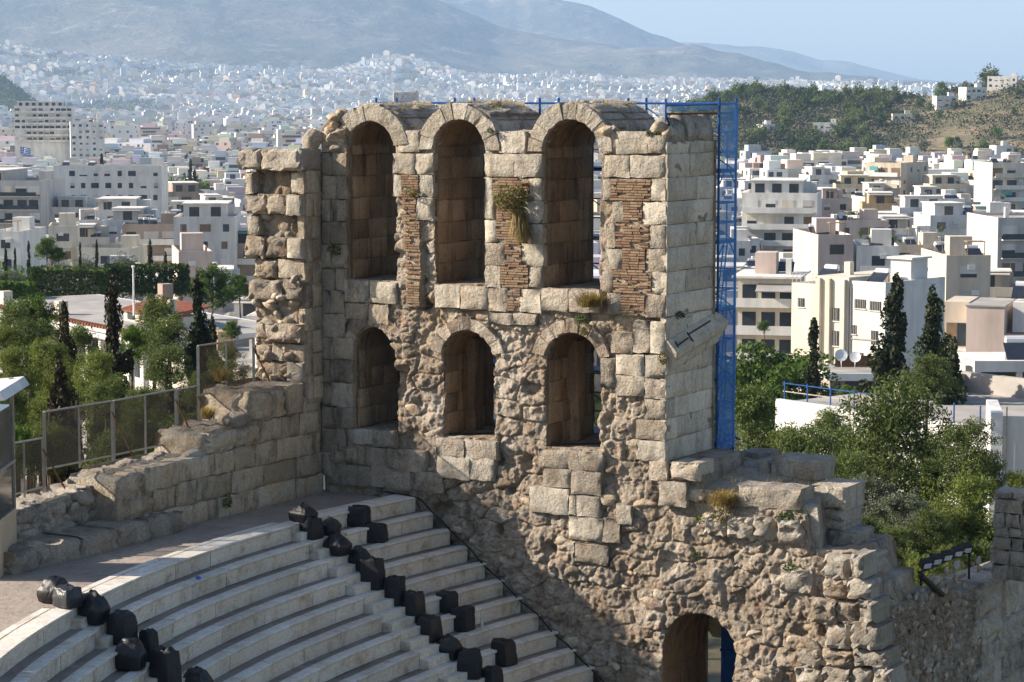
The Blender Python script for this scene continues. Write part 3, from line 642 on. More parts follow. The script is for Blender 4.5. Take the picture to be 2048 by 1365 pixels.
relief('wing_core', ruin, W(0, BW, 0), U, -V, wl - .2, aL + .1, wz0 - .4, wz1 + .1, .034, wing_sdf, wing_h, 2.4, [M['rubble'], M['shade_wall']], lambda x, z, g: np.ones(x.shape, int), 8, .05, 60)
for (s0, s1, z0, z1, o, k) in WB:
    block(ruin, W(0, BW, 0), U, -V, s0, s1, z0, z1, o, .4 + o, M[{'g': 'grey_stone', 'w': 'ashlar', 'r': 'rubble', 'c': 'ashlar_clean'}[k]], rough={'r': .05, 'g': .035}.get(k, .012), bev=.07 if k in 'rg' else .02)
for i, ys in enumerate(range(342, 770, 46)):  # quoins of its right-hand side
    (q0, zt), (_, zb) = EB(606, ys, aL), EB(606, ys + 45, aL)
    cut = (BW + .05) * random.uniform(.45, .6)
    for p, q in ((BW + .06 + (.12 if i % 2 else 0), cut), (cut, .0)): block(ruin, W(aL, 0, 0), V, U, p, q, zb, zt, .035 + random.uniform(-.01, .02), .2, M['shade_wall'], rough=.006, bev=.015, gap=.004)
block(ruin, W(aL, 0, 0), V, U, BW - .1, 0.0, EB(606, 341, aL)[1], EB(606, 299, aL)[1], .06, .4, M['grey_stone'], rough=.02)
lump(ruin, W(aL - .15, -.1, FA(628, 285)[1]), .2, .2, .32, kind='grey', tilt=.1)
for i in range(26):                          # crumbling stones of its ragged end
    a = random.uniform(wl + .25, aL - .15); z = random.uniform(wz0 + .1, wz0 + 2.9)
    lump(ruin, W(a, BW + random.uniform(.02, .2), z), random.uniform(.1, .2), .16, random.uniform(.08, .16))
# ---------------------------------------------------------------- left parapet wall
ZW = FA(650, 985)[1]                           # level of the upper walkway
par = empty('parapet_wall', tuple(W(aL - .5, -5, ZW)))
tag(par, 'low broken wall of large stained stone blocks running along the upper walkway', 'wall')
aP = aL
LV = [ZW - .05, ZW + .52, ZW + 1.08, ZW + 1.66, ZW + 2.22, EB(584, 771, aP)[1]]
pouter = [(.2, ZW - 1), (.2, LV[5]), (-3.05, LV[5]), (-3.2, LV[4] + .1), (-5.0, LV[4] - .1), (-5.1, LV[3] - .03), (-8.0, LV[3] - .12), (-8.35, LV[3] - .25), (-8.4, ZW - 1)]
def par_sdf(X, Y): return poly_sdf(pouter, X, Y) + .05 * fbm(X * 1.5, Y * 1.5, 0, 3, 71)
def par_h(X, Y):
    f1, f2, cid = worley(X * 2.4, Y * 2.4, 75)
    return -.10 + .05 * fbm(X * 2, Y * 2, 0, 3, 72) + .05 * sstep(0, .4, f2 - f1) * cid
relief('parapet_core', par, W(aP, 0, 0), V, U, -8.7, .3, ZW - 1, LV[5] + .2, .05, par_sdf, par_h, 1.55, [M['shade_wall'], M['grey_stone']], lambda x, z, g: np.where(g > .3, 1, 0), 8, .10, 70)
for k, (ext, rows) in enumerate(((-7.9, 0), (-8.15, 0), (-8.1, 0), (-4.9, 0), (-3.05, 0))):
    b = -.02; z0, z1 = LV[k], LV[k + 1]
    while b > ext + .1:
        w = random.uniform(.75, 1.55) if k else random.uniform(1.1, 2.0)
        b2 = max(b - w, ext)
        if b2 - ext < .35: b2 = ext
        worn = b < -6.6 or (k >= 3 and b2 < -2.9)
        block(par, W(aP, 0, 0), V, U, b2, b, z0 + random.uniform(-.02, .02), z1 + random.uniform(-.02, .02) - (.08 if worn else 0), random.uniform(-.03, .07), .45, M['shade_wall'], rough=.04 if worn else .012, bev=.09 if worn else .03, gap=.010, skew=.02 if worn else .012)
        b = b2
for (b, z, s) in ((-3.5, LV[4] + .05, .36), (-5.2, LV[3] - .05, .26)):
    lump(par, W(aP - .25, b, z), s * .8, s, s * .65, kind='grey', tilt=.15)
# set-back rubble behind and the low ledge of long blocks before it
pout2 = [(-7.6, ZW - 1), (-7.6, ZW + 1.35), (-9.5, ZW + 1.25), (-11.3, ZW + 1.1), (-11.5, ZW + .75), (-13.6, ZW + .55), (-13.6, ZW - 1)]
def par2_h(X, Y):
    f1, f2, cid = worley(X * 3.6, Y * 3.8, 175); so = fbm(X * .9, Y * .9, 0, 2, 172)
    return -.06 + .2 * so + .14 * sstep(0, .35, f2 - f1) * (.3 + cid)
relief('rubble_backing', par, W(aP - .75, 0, 0), V, U, -13.9, -7.4, ZW - 1, ZW + 1.6, .045, lambda X, Y: poly_sdf(pout2, X, Y) + .10 * fbm(X * 1.5, Y * 1.5, 0, 3, 171), par2_h, 1.0, [M['grey_stone'], M['grey_stone']], lambda x, z, g: np.ones(x.shape, int), 6, .1, 170)
for i in range(16):
    b = random.uniform(-13, -8.3); z = ZW + random.uniform(.1, 1.05 if b > -11 else .5); s = random.uniform(.09, .2)
    lump(par, W(aP - .74, b, z), s * .6, s * 1.3, s, kind='grey')
b = -6.35
for w in (1.35, 1.25, 1.3, 1.5, .9):
    block(par, W(aP + .42, 0, 0), V, U, b - w, b, ZW - .1, ZW + .50 - random.uniform(0, .08), random.uniform(-.05, .08), 1.3, M['grey_stone'], 'ledge_block', .035, .09, .012, 6, 3, .025); b -= w
for i in range(10): lump(par, W(aP + .1, random.uniform(-12.6, -11.2), ZW + random.uniform(.05, .3)), .25, .3, .2, kind='grey')
# ---------------------------------------------------------------- walkway and marble seating
CC = np.array([25.0, -4.86]); RC = 32.47        # centre of the seating curve in (a, b), radius of its top row
TR, RI, NR = .517, .388, 15
Z0 = FA(830, 992)[1]
ring_o = RC + .62
ang = lambda b, r: math.asin((b - CC[1]) / r)
tb0, tb1 = math.asin((.0 - CC[1]) / RC), math.asin((-34.0 - CC[1]) / RC)
wk = []; wf = []
ts = np.linspace(math.asin((.3 - CC[1]) / ring_o), math.asin((-30.0 - CC[1]) / ring_o), 60)
for t in ts:
    a1, b_ = CC[0] - ring_o * math.cos(t), CC[1] + ring_o * math.sin(t)
    for s in range(8):
        a = a1 + (min(aL - 1.2, a1 - 2) - a1) * s / 7; wk.append(W(a, b_, ZW + .015 * float(fbm(np.array(a), np.array(b_), 0, 3, 5))))
nn = len(ts); wf = np.array([(i * 8 + s, i * 8 + s + 1, (i + 1) * 8 + s + 1, (i + 1) * 8 + s) for i in range(nn - 1) for s in range(7)])
tag(link('walkway', mesh_np('walkway', wk, wf[:, ::-1].copy(), M['paving'], None, True)), kind='structure')
seat = empty('marble_seating', tuple(W(-4, -8, Z0 - 6)))
tag(seat, 'curved rows of pale marble theatre seats stepping down beside the wall', 'seating')
AIS = [(-5.05, -3.55), (-15.15, -13.75)]          # aisles, as b ranges at the top row
AIS_T = [tuple(math.asin((b - CC[1]) / RC) for b in r) for r in AIS]
def polar(r, t, z): return W(CC[0] - r * math.cos(t), CC[1] + r * math.sin(t), z)
def arc_slab(name, prof, pm, mats, t0, t1, parent, n=4, jit=.004):
    ps = []; k = len(prof); o = [rng.normal(0, jit), rng.normal(0, jit)]
    for t in np.linspace(t0, t1, n + 1):
        for q_, (r, z) in enumerate(prof): cz = abs(rng.normal(0, .006)) if 2 <= q_ <= 5 else 0; ps.append(polar(r + o[0] + cz, t, z + o[1] - cz * .5))
    fs = [(l * k + i, l * k + (i + 1) % k, (l + 1) * k + (i + 1) % k, (l + 1) * k + i) for l in range(n) for i in range(k)]
    fs += [tuple(range(k))[::-1], tuple(range(n * k, (n + 1) * k))]
    mi = [pm[i] for l in range(n) for i in range(k)] + [1, 1]
    return linkw(name, mesh_np(name, ps, fs, mats, mi), parent)
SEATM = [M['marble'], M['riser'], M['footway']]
for k in range(NR):
    r = RC - TR * k; z = Z0 - RI * k
    prof = [(r + .075, z - RI - .02), (r + .07, z - .085), (r + .035, z - .072), (r + .004, z - .045), (r + .0, z - .015), (r + .014, z), (r + .30, z), (r + .305, z - .022), (r + TR + .09, z - .026), (r + TR + .09, z - RI - .02)]
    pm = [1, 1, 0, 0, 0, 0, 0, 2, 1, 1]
    if k == 0:
        prof = [(r + .075, z - RI - .02), (r + .07, z - .085), (r + .035, z - .072), (r + .004, z - .045), (r + .0, z - .015), (r + .014, z), (r + .46, z), (r + .465, z - .05), (r + .50, z - .05), (r + .505, z), (r + .68, z - .005), (r + .68, z - RI)]
        pm = [1, 1, 0, 0, 0, 0, 1, 2, 1, 0, 1, 1]
    cuts = [math.asin((-.02 - CC[1]) / r)]; ends = math.asin((-27.5 - CC[1]) / r)
    secs = []; cur = cuts[0]
    for (lo, hi) in AIS_T: secs.append((cur, hi)); cur = lo
    secs.append((cur, ends))
    for (ta, tz) in secs:
        t = ta
        while t > tz + .004:
            L = random.uniform(1.1, 2.3); t2 = max(t - L / r, tz)
            if (t2 - tz) * r < .6: t2 = tz
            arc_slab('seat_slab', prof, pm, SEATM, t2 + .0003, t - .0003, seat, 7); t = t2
    for (lo, hi) in AIS_T:                      # two small stairs to each row in the aisles
        for h, (rr, zz) in enumerate(((r + .06, z - .0), (r + .06 - TR / 2, z - RI / 2))):
            pr = [(rr + .012, zz - RI / 2 - .03), (rr + .01, zz - .03), (rr, zz - .01), (rr + .01, zz), (rr + TR / 2 + .1, zz), (rr + TR / 2 + .1, zz - RI)]
            arc_slab('stair_tread', pr, [1, 1, 0, 0, 0, 1], SEATM, lo + .0005, hi - .0005, seat, 3)
sub_ = []; ns = 40                             # earth fill under the rows
for t in np.linspace(tb0, math.asin((-27.5 - CC[1]) / RC), ns): sub_ += [polar(RC + .6, t, Z0 - .45), polar(RC - TR * NR, t, Z0 - RI * NR - .25), polar(RC - TR * NR, t, Z0 - RI * NR - 1.0), polar(RC + .6, t, Z0 - RI * NR - 1.0)]
tag(link('seating_fill', mesh_np('seating_fill', sub_, np.array([(4 * i + j, 4 * i + (j + 1) % 4, 4 * i + 4 + (j + 1) % 4, 4 * i + 4 + j) for i in range(ns - 1) for j in range(4)]), M['footway'])), kind='structure')
def cavea_hit(x, y):                           # where a sight line meets the walkway or a row of seats
    for k in range(-1, NR):
        z = ZW if k < 0 else Z0 - RI * k
        q = GZ(x, y, z); a, b = AB(q); r = math.hypot(a - CC[0], b - CC[1])
        lo = RC if k <= 0 else RC - TR * k
        if (k < 0 and r > RC + .6) or (k >= 0 and RC - TR * k - .02 <= r <= RC - TR * k + (TR + .1 if k else .7)): return q, k
    return GZ(x, y, Z0 - RI * NR), NR
# black bags left on the steps: pixel box, style, what it lies on
BAGS = [(575, 1013, 634, 1049, 'tied', 'shiny black plastic sack heaped at the top of the bag line by the stairs'),
 (600, 1036, 643, 1083, 'box', 'upright black bag directly below the shiny sack at the stair top'),
 (640, 1040, 679, 1076, 'tied', 'small glossy black sack lying between two bags at the top of the stairs'),
 (695, 1015, 740, 1057, 'box', 'squat black bag on the uppermost marble seat across the stairs from the shiny sack'),
 (733, 1050, 775, 1090, 'box', 'squat black bag on the second marble seat beside the stairs'),
 (643, 1073, 702, 1116, 'tied', 'wide slumped black bag on the stairs below the shiny sack'),
 (690, 1098, 745, 1146, 'tied', 'black bag with an open folded top on the stairs below the slumped bag'),
 (722, 1118, 768, 1184, 'tall', 'tall upright black bag below the bag with the open top'),
 (766, 1155, 808, 1216, 'tall', 'tall black bag in the long line, wedged against its slimmer neighbour'),
 (805, 1185, 848, 1250, 'tall', 'slim upright black bag in the long line next to the wedged bag'),
 (872, 1187, 914, 1229, 'box', 'small boxy black bag alone on a seat above a faceted black bag'),
 (902, 1217, 947, 1267, 'box', 'faceted black bag on a seat beside a clear plastic bottle'),
 (835, 1237, 882, 1289, 'tall', 'rounded black bag in the long line below the slim upright bag'),
 (868, 1274, 922, 1325, 'tied', 'broad black bag in the long line below the rounded bag'),
 (915, 1302, 963, 1363, 'tall', 'tall black bag in the long line below the broad bag'),
 (985, 1283, 1031, 1336, 'box', 'boxy black bag alone on a seat close to the cable'),
 (957, 1338, 1003, 1392, 'box', 'lowest black bag of the long line on the stairs'),
 (78, 1160, 136, 1212, 'tied', 'rounded black sack on the walkway at the head of the stairs'),
 (105, 1177, 161, 1221, 'grey', 'greyish bulging bag on the rim beside the walkway sack'),
 (145, 1188, 216, 1254, 'tied', 'largest black sack, dome shaped, one step below the greyish bag'),
 (216, 1228, 270, 1294, 'tall', 'leaning upright black bag below the dome shaped sack'),
 (225, 1283, 290, 1346, 'tied', 'bulky black bag with a glossy top in front of a slim bag'),
 (278, 1263, 313, 1328, 'tall', 'slim black bag pressed behind the bulky glossy topped bag'),
 (303, 1300, 357, 1380, 'tall', 'tall black bag narrowing towards its top on the stairs'),
 (362, 1340, 420, 1398, 'tied', 'low black bag with a blue sheen at the foot of the stairs')]
def bag_mesh(style, seed, mat):
    bm = bmesh.new(); bmesh.ops.create_cube(bm, size=2); bmesh.ops.subdivide_edges(bm, edges=bm.edges[:], cuts=13, use_grid_fill=True)
    P = np.array([v.co[:] for v in bm.verts]); e = {'box': .16, 'tall': .24, 'tied': .52, 'grey': .42}[style]
    S = P / np.linalg.norm(P, axis=1)[:, None]; Q = P * (1 - e) + S * 1.22 * e
    zt = (Q[:, 2] + 1) / 2
    if style == 'tied': Q[:, :2] *= (1 - .42 * np.clip(zt - .55, 0, 1) / .45)[:, None]
    elif style == 'tall': Q[:, :2] *= (1 - .22 * np.clip(zt - .5, 0, 1))[:, None]
    else: Q[:, :2] *= (1 - .10 * zt)[:, None]
    n1 = fbm(Q[:, 0] * 1.4 + seed * 3.1, Q[:, 1] * 1.4, Q[:, 2] * 1.4, 3, seed); fold = np.abs(vnoise(np.arctan2(Q[:, 1], Q[:, 0]) * 2.2 + seed, Q[:, 2] * 1.6, S[:, 0] * 1.5, seed + 4)) ** .7
    cr_ = np.abs(vnoise(np.arctan2(Q[:, 1], Q[:, 0]) * 5 + seed, Q[:, 2] * 2.6, S[:, 0] * 2, seed + 14)); k = 1 + .08 * n1 - .05 * (.4 - cr_) - .05 * fold * (.35 + zt * .65); Q[:, :2] *= k[:, None]
    Q[:, 2] += np.where(zt > .75, .16 * vnoise(Q[:, 0] * 2.5 + seed, Q[:, 1] * 2.5, 0, seed + 2), 0)
    Q[:, 0] += .10 * zt * math.sin(seed * 2.3); Q[:, 2] = np.maximum(Q[:, 2], -1)
    for v, q in zip(bm.verts, Q): v.co = q
    me = bpy.data.meshes.new('sack'); bm.to_mesh(me); bm.free(); me.materials.append(mat); me.polygons.foreach_set('use_smooth', np.ones(len(me.polygons), bool)); return me
for i, (x0, y0, x1, y1, st, lab) in enumerate(BAGS):
    xc = (x0 + x1) / 2; q, k = cavea_hit(xc, y1 - 4); sc = np.linalg.norm(q - CAM) / FPX
    w, h = (x1 - x0) * sc, (y1 - y0) * sc * .97
    th = w * (.8 if st in ('box', 'tall') else .95)
    if k >= 0: th = min(th, .46)
    t = empty('bag', (0, 0, 0))
    q2 = q + np.array([0, th * .32, 0]); t.location = q2 - Z * .015; t.rotation_euler = (0, 0, random.uniform(-.5, .1) - A30 * .6)
    body = link('sack', bag_mesh(st, i + 1, M['bag_grey'] if st == 'grey' else M['bag' if st == 'tied' or i % 3 == 0 else 'bag_dull']), t); body.location = (0, 0, h / 2); body.scale = (w / 2.12, th / 2, h / 2.1)
    kn = MB()
    if st in ('tied', 'grey'):
        kn.tube((0, 0, h * .93), (w * .04, 0, h * 1.0), w * .05, 7, w * .09); kn.tube((w * .04, 0, h), (w * .10, .01, h * 1.03), w * .09, 7, .01); kn.build('knot', M['bag'], t)
    else:
        kn.path([(-w * .18, 0, h * .965), (-w * .12, 0, h * 1.0), (w * .1, 0, h * 1.0), (w * .17, 0, h * .96)], .012, 5); kn.build('strap_handle', M['bag_dull'], t)
    tag(t, lab, 'bag', 'black bags left on the steps')
# cable along the wall, loose things
cpts = []
for x, y in ((770, 984), (800, 988), (838, 996), (862, 1022), (885, 1043), (905, 1066), (940, 1098), (968, 1132), (1005, 1164), (1040, 1202), (1074, 1228), (1105, 1266), (1135, 1290), (1160, 1318), (1190, 1346), (1215, 1372)):
    a, z = FA(x, y, -.13); cpts.append(W(a, -.13, z))
cb = MB(); cb.path(cpts, .022, 6); tag(cb.build('cable', M['black_rubber']), 'black cable running down the wall foot beside the seat ends', 'cable')
for x, y, s, lab in ((741, 978, .17, 'pale angular stone lying on the walkway by the wall foot'), (664, 966, .13, 'whitish stone in the corner under the parapet'), (690, 978, .14, 'flat brown stone on the walkway between two pale stones'), (602, 981, .10, 'small pale stone at the foot of the parapet')):
    q = GZ(x, y, ZW); o = lump(None, q + Z * s * .35, s * 1.3, s * .8, s * .55, kind='grey', name='loose_stone', tilt=.1); tag(o, lab, 'stone')
q, k = cavea_hit(396, 1158); m_ = MB().tube(q + Z * .0, q + Z * .05 + np.array([.02, 0, 0]), .07, 9, .05); tag(m_.build('litter', M['blue_plastic']), 'small blue scrap of litter dropped on a marble seat', 'litter')
q, k = cavea_hit(964, 1257); m_ = MB(); m_.tube(q, q + Z * .17, .032, 10); m_.tube(q + Z * .17, q + Z * .21, .032, 10, .013); m_.tube(q + Z * .21, q + Z * .24, .014, 8)
tag(m_.build('plastic_bottle', M['bottle'], smooth=True), 'clear plastic bottle standing on a marble seat by a faceted bag', 'bottle')
# ---------------------------------------------------------------- booth at the left edge
q = GZ(-14, 1160, ZW); bt = empty('booth', tuple(q)); tag(bt, 'cream booth with a white slanted roof at the end of the walkway', 'booth')
MB().box(-2.2, .12, 0, 2.0, 0, 1.25).build('lower_panel', M['cream_panel'], bt)
MB().box(-2.15, .08, .05, 1.95, 1.27, 3.6).build('glazing', M['glass'], bt)
for x, y in ((.06, 0), (-1.0, 0), (.06, 1.94), (-2.1, 0)): MB().box(x - .03, x + .06, y - .01, y + .07, 1.25, 4.2).build('post', M['galv'], bt)
MB().box(-2.2, .14, -.02, 2.0, 2.3, 2.36).build('rail', M['galv'], bt)
MB().hexa([(-2.4, -.35, 3.72), (.42, -.35, 3.98), (.42, 2.3, 4.0), (-2.4, 2.3, 3.74), (-2.4, -.35, 3.92), (.30, -.35, 4.17), (.30, 2.3, 4.19), (-2.4, 2.3, 3.94)]).build('roof', M['white_paint'], bt)
# ---------------------------------------------------------------- wire mesh fences on the parapet
aF = aP - 1.35
def fence(name, lab, x0, x1, yb0, yb1, yt0, yt1, n):
    (b0, z0), (b1, z1) = EB(x0, yb0 + 20, aF), EB(x1, yb1 + 20, aF); (_, t0), (_, t1) = EB(x0, yt0, aF), EB(x1, yt1, aF)
    f = empty(name, tuple(W(aF, (b0 + b1) / 2, min(z0, z1)))); tag(f, lab, 'fence', 'wire mesh fences on the parapet')
    for i in range(n + 1):
        t = i / n; b = b0 + (b1 - b0) * t; lo = z0 + (z1 - z0) * t - .12; hi = t0 + (t1 - t0) * t; r = .035 if i in (0, n) else .022
        linkw('post', MB().box(-r, r, -r, r, lo, hi).me('post', M['galv']), f).location = Vector(W(aF, b, 0)) - Vector(f.location)
    for tz0, tz1 in ((t0, t1), (z0 + .02, z1 + .02)): linkw('rail', MB().tube(W(aF, b0, tz0), W(aF, b1, tz1), .024, 6).me('rail', M['galv']), f)
    for i in range(n):
        ta, tb = i / n, (i + 1) / n; e = .02
        p = [W(aF - .02, b0 + (b1 - b0) * ta + e, z0 + (z1 - z0) * ta + .03), W(aF - .02, b0 + (b1 - b0) * tb - e, z0 + (z1 - z0) * tb + .03), W(aF - .02, b0 + (b1 - b0) * tb - e, t0 + (t1 - t0) * tb - .02), W(aF - .02, b0 + (b1 - b0) * ta + e, t0 + (t1 - t0) * ta - .02)]
        linkw('mesh_panel', mesh_np('mesh_panel', p, [(0, 1, 2, 3)], M['fence_mesh']), f)
    linkw('brace', MB().tube(W(aF, b1 - .02, t1 - .25), W(aF + .55, b1 + .1, z1 + .0), .025, 6).me('brace', M['rust']), f)
fence('mesh_fence', 'short wire mesh fence on top of the wall against the ragged wing', 397, 508, 772, 756, 692, 676, 2)
fence('mesh_fence', 'narrow wire mesh fence panel beside the highest block of the parapet', 355, 398, 864, 855, 780, 772, 1)
fence('mesh_fence', 'wire mesh fence panel with two bays between the narrow panel and the wide one', 228, 353, 892, 866, 802, 779, 2)
fence('mesh_fence', 'wide wire mesh fence panel where the parapet breaks off', 90, 226, 920, 893, 824, 802, 2)
fence('mesh_fence', 'lower wire mesh fence panel next to the cream booth', 10, 88, 976, 955, 890, 876, 2)
# ---------------------------------------------------------------- ruined shoulder to the right of the tower
plat = empty('stone_platform', tuple(W(2.5, 2, 84.0))); tag(plat, 'stepped block platform behind the rubble shoulder at the foot of the tower', 'ruin')
ZP = EB(1430, 902)[1]
linkw('platform_core', MB().hexa([W(-.3, .3, 88.6), W(4.1, .3, 88.6), W(3.4, 3.5, 86), W(-.3, 3.5, 86), W(-.3, .3, ZP - .45), W(3.9, .3, ZP - .75), W(2.9, 3.5, ZP - .30), W(-.3, 3.5, ZP - .02)]).me('platform_core', M['grey_stone']), plat)
def pblock(x0, y0, x1, y1, b, depth, mat='grey_stone', par_=None, rough=.03, name='stone_block', bev=.06):
    xm, ym = (x0 + x1) / 2, (y0 + y1) / 2
    return block(par_ or plat, W(0, b, 0), U, -V, FA(x0, ym, b)[0], FA(x1, ym, b)[0], FA(xm, y1, b)[1], FA(xm, y0, b)[1], 0, depth, M[mat], name, rough, bev)
pblock(1475, 975, 1600, 1022, .15, .9); pblock(1540, 917, 1638, 962, 2.2, 1.0); pblock(1512, 922, 1545, 958, 2.3, .8); pblock(1478, 905, 1540, 928, 3.2, .8)
pblock(1622, 972, 1690, 1018, 1.2, 1.3); pblock(1640, 1019, 1688, 1040, 1.25, 1.2); pblock(1640, 1041, 1686, 1064, 1.25, 1.2); pblock(1560, 1000, 1625, 1045, 1.1, 1.0); pblock(1655, 1066, 1708, 1112, 1.0, 1.3); pblock(1682, 1113, 1735, 1166, .6, 1.3, rough=.05)
pblock(1340, 926, 1396, 962, -.02, .9, 'end_stone'); 
for (x0, y0, x1, y1, b) in ((1452, 1035, 1502, 1078, -.05), (1503, 1034, 1550, 1080, -.03), (1552, 1040, 1604, 1092, -.08), (1405, 1030, 1450, 1072, -.02), (1560, 1140, 1622, 1188, -.02)):
    pblock(x0, y0, x1, y1, b, .8, 'grey_stone', None, .06, 'worn_block', .1)
y = 1112
while y < 1385:                                # stepped quoins of the broken right corner
    hh = random.randint(34, 52); xr_ = float(np.interp(y, [1100, 1170, 1240, 1300, 1365], [1722, 1744, 1760, 1772, 1790])); x = 1585 + random.randint(0, 70)
    while x < xr_ - 12:
        w = random.randint(38, 66); x2 = min(x + w, xr_)
        if xr_ - x2 < 18: x2 = xr_
        pblock(x, y, x2, y + hh, -.12 - .22 * (x2 >= xr_ - 1) - random.uniform(0, .2), .9, random.choice(('grey_stone', 'grey_stone', 'rubble')), None, .055, 'worn_block', .085); x = x2 + 1
    y += hh + 2
# rubble wall receding to the right, then the broken wall at the edge
rw = empty('rubble_wall', tuple(W(6, 4, 83.0))); tag(rw, 'reddish rubble wall in shade receding behind the stepped blocks', 'wall')
aR = FA(1757, 1300, -.2)[0] - .1
(bR1, zR1), (bR0, zR0) = EB(1952, 1168, aR), EB(1757, 1196, aR)
rout = [(.1, 83.0), (.1, zR0 - .25), (max(bR0, .3), zR0), (bR0 + 1.5, zR0 + .02), (bR1 - .8, zR1 - .05), (bR1 + .3, zR1), (bR1 + .6, 83.0)]
def rw_h(X, Y):
    f1, f2, cid = worley(X * 4.6, Y * 5.2, 275); return .05 * fbm(X * .9, Y * .9, 0, 3, 272) + .10 * sstep(0, .35, f2 - f1) * (.3 + cid)
relief('rubble_face', rw, W(aR, 0, 0), V, U, 0.0, bR1 + .8, 83.0, zR1 + .4, .04, lambda X, Y: poly_sdf(rout, X, Y) + .05 * fbm(X * 2, Y * 2, 0, 3, 271), rw_h, 1.0, [M['rubble'], M['grey_stone']], lambda x, z, g: np.ones(x.shape, int), 6, .08, 270)
for i in range(120):
    b = random.uniform(.3, bR1 + .2); z = random.uniform(85.2, zR0 - .1); s = random.uniform(.06, .13); lump(rw, W(aR + .06, b, z), s * .5, s * 1.3, s * .8, kind=random.choice(('warm', 'grey')))
bw = empty('broken_wall', tuple(W(6.5, 8, 83.0))); tag(bw, 'broken wall corner of grey squared blocks beyond the rubble wall', 'wall')
aB = aR + .05
def eblock(x0, y0, x1, y1, a, depth, rough=.025, mat='grey_stone', nm='stone_block', bev=.05):
    xm, ym = (x0 + x1) / 2, (y0 + y1) / 2
    return block(bw, W(a, 0, 0), V, U, EB(x0, ym, a)[0], EB(x1, ym, a)[0], EB(xm, y1, a)[1], EB(xm, y0, a)[1], 0, depth, M[mat], nm, rough, bev)
bC = EB(1955, 1250, aB)[0]
linkw('wall_core', MB().hexa([W(aB - 1.2, bC + .1, 82), W(aB - .05, bC + .1, 82), W(aB - .05, bC + 6, 82), W(aB - 1.2, bC + 6, 82), W(aB - 1.2, bC + .1, EB(1965, 1165, aB)[1]), W(aB - .05, bC + .1, EB(1965, 1165, aB)[1]), W(aB - .05, bC + 6, EB(2040, 1150, aB)[1]), W(aB - 1.2, bC + 6, EB(2040, 1150, aB)[1])]).me('wall_core', M['grey_stone']), bw)
for r in ((1955, 1160, 2010, 1225), (2010, 1130, 2048, 1225), (2030, 1090, 2062, 1132), (1965, 1285, 2010, 1330), (1950, 1228, 2000, 1282), (2000, 1228, 2060, 1290), (2010, 1290, 2060, 1345), (1945, 1332, 1990, 1372), (1990, 1348, 2060, 1400)): eblock(*r, aB + .05, .7, .05, bev=.09)
bS = EB(1990, 1060, aB + .2)[0]; yt = 984
row = 0
while yt < 1160:                              # the upright stack of small squared stones
    hh = random.randint(15, 30); x = 1986
    while x < 2052:
        w = random.randint(20, 38); xx = min(x + w, 2056)
        block(bw, W(0, bS, 0), U, -V, FA(x, 1070, bS)[0], FA(xx, 1070, bS)[0], FA(2010, yt + hh, bS)[1], FA(2010, yt, bS)[1], random.uniform(-.03, .03), .9, M['grey_stone'], rough=.02, bev=.03); x = xx
    yt += hh
# ---------------------------------------------------------------- blue scaffold behind the wall
sc_ = empty('scaffold', tuple(W(-1, 3.4, ZP))); tag(sc_, 'tall blue scaffold hung with blue netting behind the end of the tower', 'scaffold')
def tb(p, q, r=.03, nm='tube', mat='steel_blue', n=6): return linkw(nm, MB().tube(p, q, r, n).me(nm, M[mat]), sc_)
bA, bB = EB(1436, 500, .06)[0], EB(1470, 500, .06)[0]
ztop = EB(1436, 206, .06)[1]; lifts = [EB(1436, y, .06)[1] for y in (345, 487, 622, 762, 890)]
AS = [.06, -2.5, -5.1, -7.7, -10.2]
for a in AS:
    for b in (bA, bB): tb(W(a, b, ZP - 7 if a < -.1 else ZP - .3), W(a, b, ztop + .12), .033, 'post')
for z in lifts + [ztop - .02]:
    for b in (bA, bB): tb(W(AS[0], b, z), W(AS[-1], b, z), .026, 'ledger')
    for a in AS: tb(W(a, bA, z), W(a, bB, z), .028, 'transom')
    if z < ztop - .5:
        linkw('deck_board', MB().hexa([W(AS[-1], bA, z + .03), W(AS[0], bA, z + .03), W(AS[0], bB, z + .03), W(AS[-1], bB, z + .03), W(AS[-1], bA, z + .07), W(AS[0], bA, z + .07), W(AS[0], bB, z + .07), W(AS[-1], bB, z + .07)]).me('deck_board', M['steel_blue']), sc_)
        for h in (.5, 1.0):
            tb(W(AS[0], bA, z + h), W(AS[0], bB, z + h), .02, 'guard_rail'); tb(W(AS[0], bB, z + h), W(AS[-1], bB, z + h), .02, 'guard_rail')
        tb(W(AS[0], bA + .5, z), W(AS[0], bA + .5, z + 1.0), .018, 'guard_post')
        for i in range(4): tb(W(AS[i], bB, z), W(AS[i + 1], bB, z + 1.6), .018, 'brace')
        tb(W(AS[0], bA, z - .35), W(AS[0], bA + .35, z), .018, 'brace'); tb(W(AS[0], bB, z - .35), W(AS[0], bB - .35, z), .018, 'brace')
for za, zb in ((lifts[2], lifts[1]), (lifts[4], lifts[3]), (lifts[3], lifts[2])):
    for o in (0, .32): tb(W(AS[0] - .1, bA + .15 + o * .7, za), W(AS[0] - .1, bA + .55 + o * .7, zb), .018, 'ladder_rail')
    for i in range(7):
        t = (i + .5) / 7; z = za + (zb - za) * t; b = bA + .15 + .4 * t; tb(W(AS[0] - .1, b, z), W(AS[0] - .1, b + .22, z), .012, 'ladder_rung')
